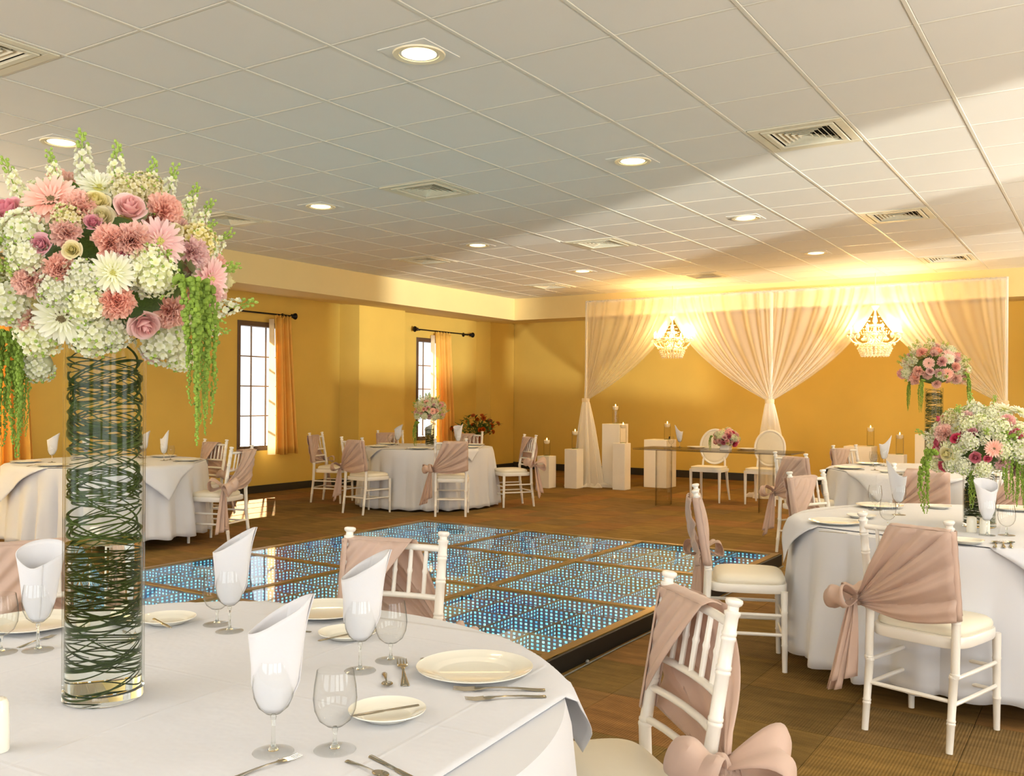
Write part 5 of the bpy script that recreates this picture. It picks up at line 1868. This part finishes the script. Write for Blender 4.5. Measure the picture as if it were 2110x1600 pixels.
a1, a2 = at_z(1421, 1035, 0), at_z(1481, 1038, 0)
m1 = (a1 + a2) / 2
louis_chair(m1.x - 0.02, m1.y + 0.24, pi + 0.06, 'white oval-back chair behind the small flower vase at the acrylic table')
a1, a2 = at_z(1533, 1041, 0), at_z(1597, 1045, 0)
m2 = (a1 + a2) / 2
louis_chair(m2.x - 0.02, m2.y + 0.26, pi + 0.02, 'white oval-back chair before the middle drape, right of its twin')

ZH = 0.7555
vp = at_z(1478, 930, ZH)
vp.y = min(vp.y, hy1 - 0.12)
place([('body', MB().bbox(-0.06, 0.06, -0.06, 0.06, 0, 0.115, 0.004).mesh('body', M['ped'], False), None)], 'square_vase', T(vp.x, 11.62, ZH), 'small square white vase on the acrylic table', 'vase')
bouquet((vp.x, 11.62, ZH + 0.14), 0.145, [], ['cp', 'sw', 'rp', 'cd', 'sc', 'rc', 'cs'], 60, [(2, 1468, 900, 11.9, 0.9, 3.4)], 'low pink and cream bouquet on the acrylic table', 31, 1.15, 0.8)
for k, (px, py) in enumerate(((1412, 921), (1525, 923))):
    p = at_z(px, py, ZH)
    p.y = max(hy0 + 0.1, min(hy1 - 0.1, p.y))
    sidew = ('left', 'right')[k]
    place(GW, 'wine_glass', T(p.x, p.y, ZH), 'wine glass with napkin on the acrylic table, %s of its flowers' % sidew, 'glass', 'glassware on the acrylic table')
    simple('napkin', NAP['fan' if k == 0 else 'open'], T(p.x, p.y, ZH + 0.0735, YAW), 'white napkin %s of the flowers on the acrylic table' % sidew, 'napkin', 'folded napkins')
    place(GG, 'water_goblet', T(p.x - 0.11, p.y - 0.03, ZH), 'water goblet on the acrylic table, %s of its flowers' % sidew, 'glass', 'glassware on the acrylic table')
    simple('dinner_plate', PD, T(p.x + 0.24, p.y + 0.02, ZH), 'white dinner plate on the acrylic table, %s of its flowers' % ('just left', 'far right')[k], 'plate', 'plates on the acrylic table')

# orange flowering plant in the corner, on a stand
pp = Vector((-9.73, 13.9, 0))
place([('pedestal_body', MB().lathe([(0, 0), (0.16, 0), (0.16, 0.03), (0.07, 0.06), (0.05, 0.4), (0.1, 0.5), (0.14, 0.52), (0.14, 0.54), (0, 0.54)], 24).mesh('pedestal_body', mat('dark_wood_stand', (70, 46, 28), 0.5)), None)], 'plant_stand', T(pp.x, pp.y), 'dark turned plant stand in the far left corner', 'stand')
place([('bowl', MB().lathe([(0, 0), (0.09, 0), (0.13, 0.1), (0.15, 0.2), (0.14, 0.2), (0.12, 0.1), (0, 0.02)], 24).mesh('bowl', mat('terracotta_pot', (140, 80, 48), 0.7)), None)], 'plant_pot', T(pp.x, pp.y, 0.54), 'terracotta pot on the stand in the far left corner', 'pot')
rnd = random.Random(4)
pr0 = link('flowering_plant', None, None, Matrix.Translation((pp.x, pp.y, 0.72)), label='bushy plant with orange flowers in the far left corner', category='plant')
stm = MB()
for k in range(40):
    a = rnd.uniform(0, 2 * pi)
    e = rnd.uniform(0.15, 1.25)
    L = rnd.uniform(0.26, 0.46)
    d = Vector((cos(a) * cos(e) * 1.25, sin(a) * cos(e), sin(e) * 0.9))
    tip = d * L
    stm.tube([(0, 0, 0), tip * 0.5 + Vector((0, 0, 0.04)), tip], 0.004, 5)
    for q in range(4):
        o = tip * rnd.uniform(0.45, 1.0) + Vector((rnd.uniform(-1, 1), rnd.uniform(-1, 1), rnd.uniform(-1, 1))) * 0.04
        flower(pr0, 'lf', o, Vector((rnd.uniform(-1, 1), rnd.uniform(-1, 1), rnd.uniform(-0.3, 0.8))), 0.12)
    if k % 2 == 0:
        flower(pr0, 'co', tip * 1.03, d, 0.045)
link('stems', stm.mesh('stems', M['leafg']), pr0)
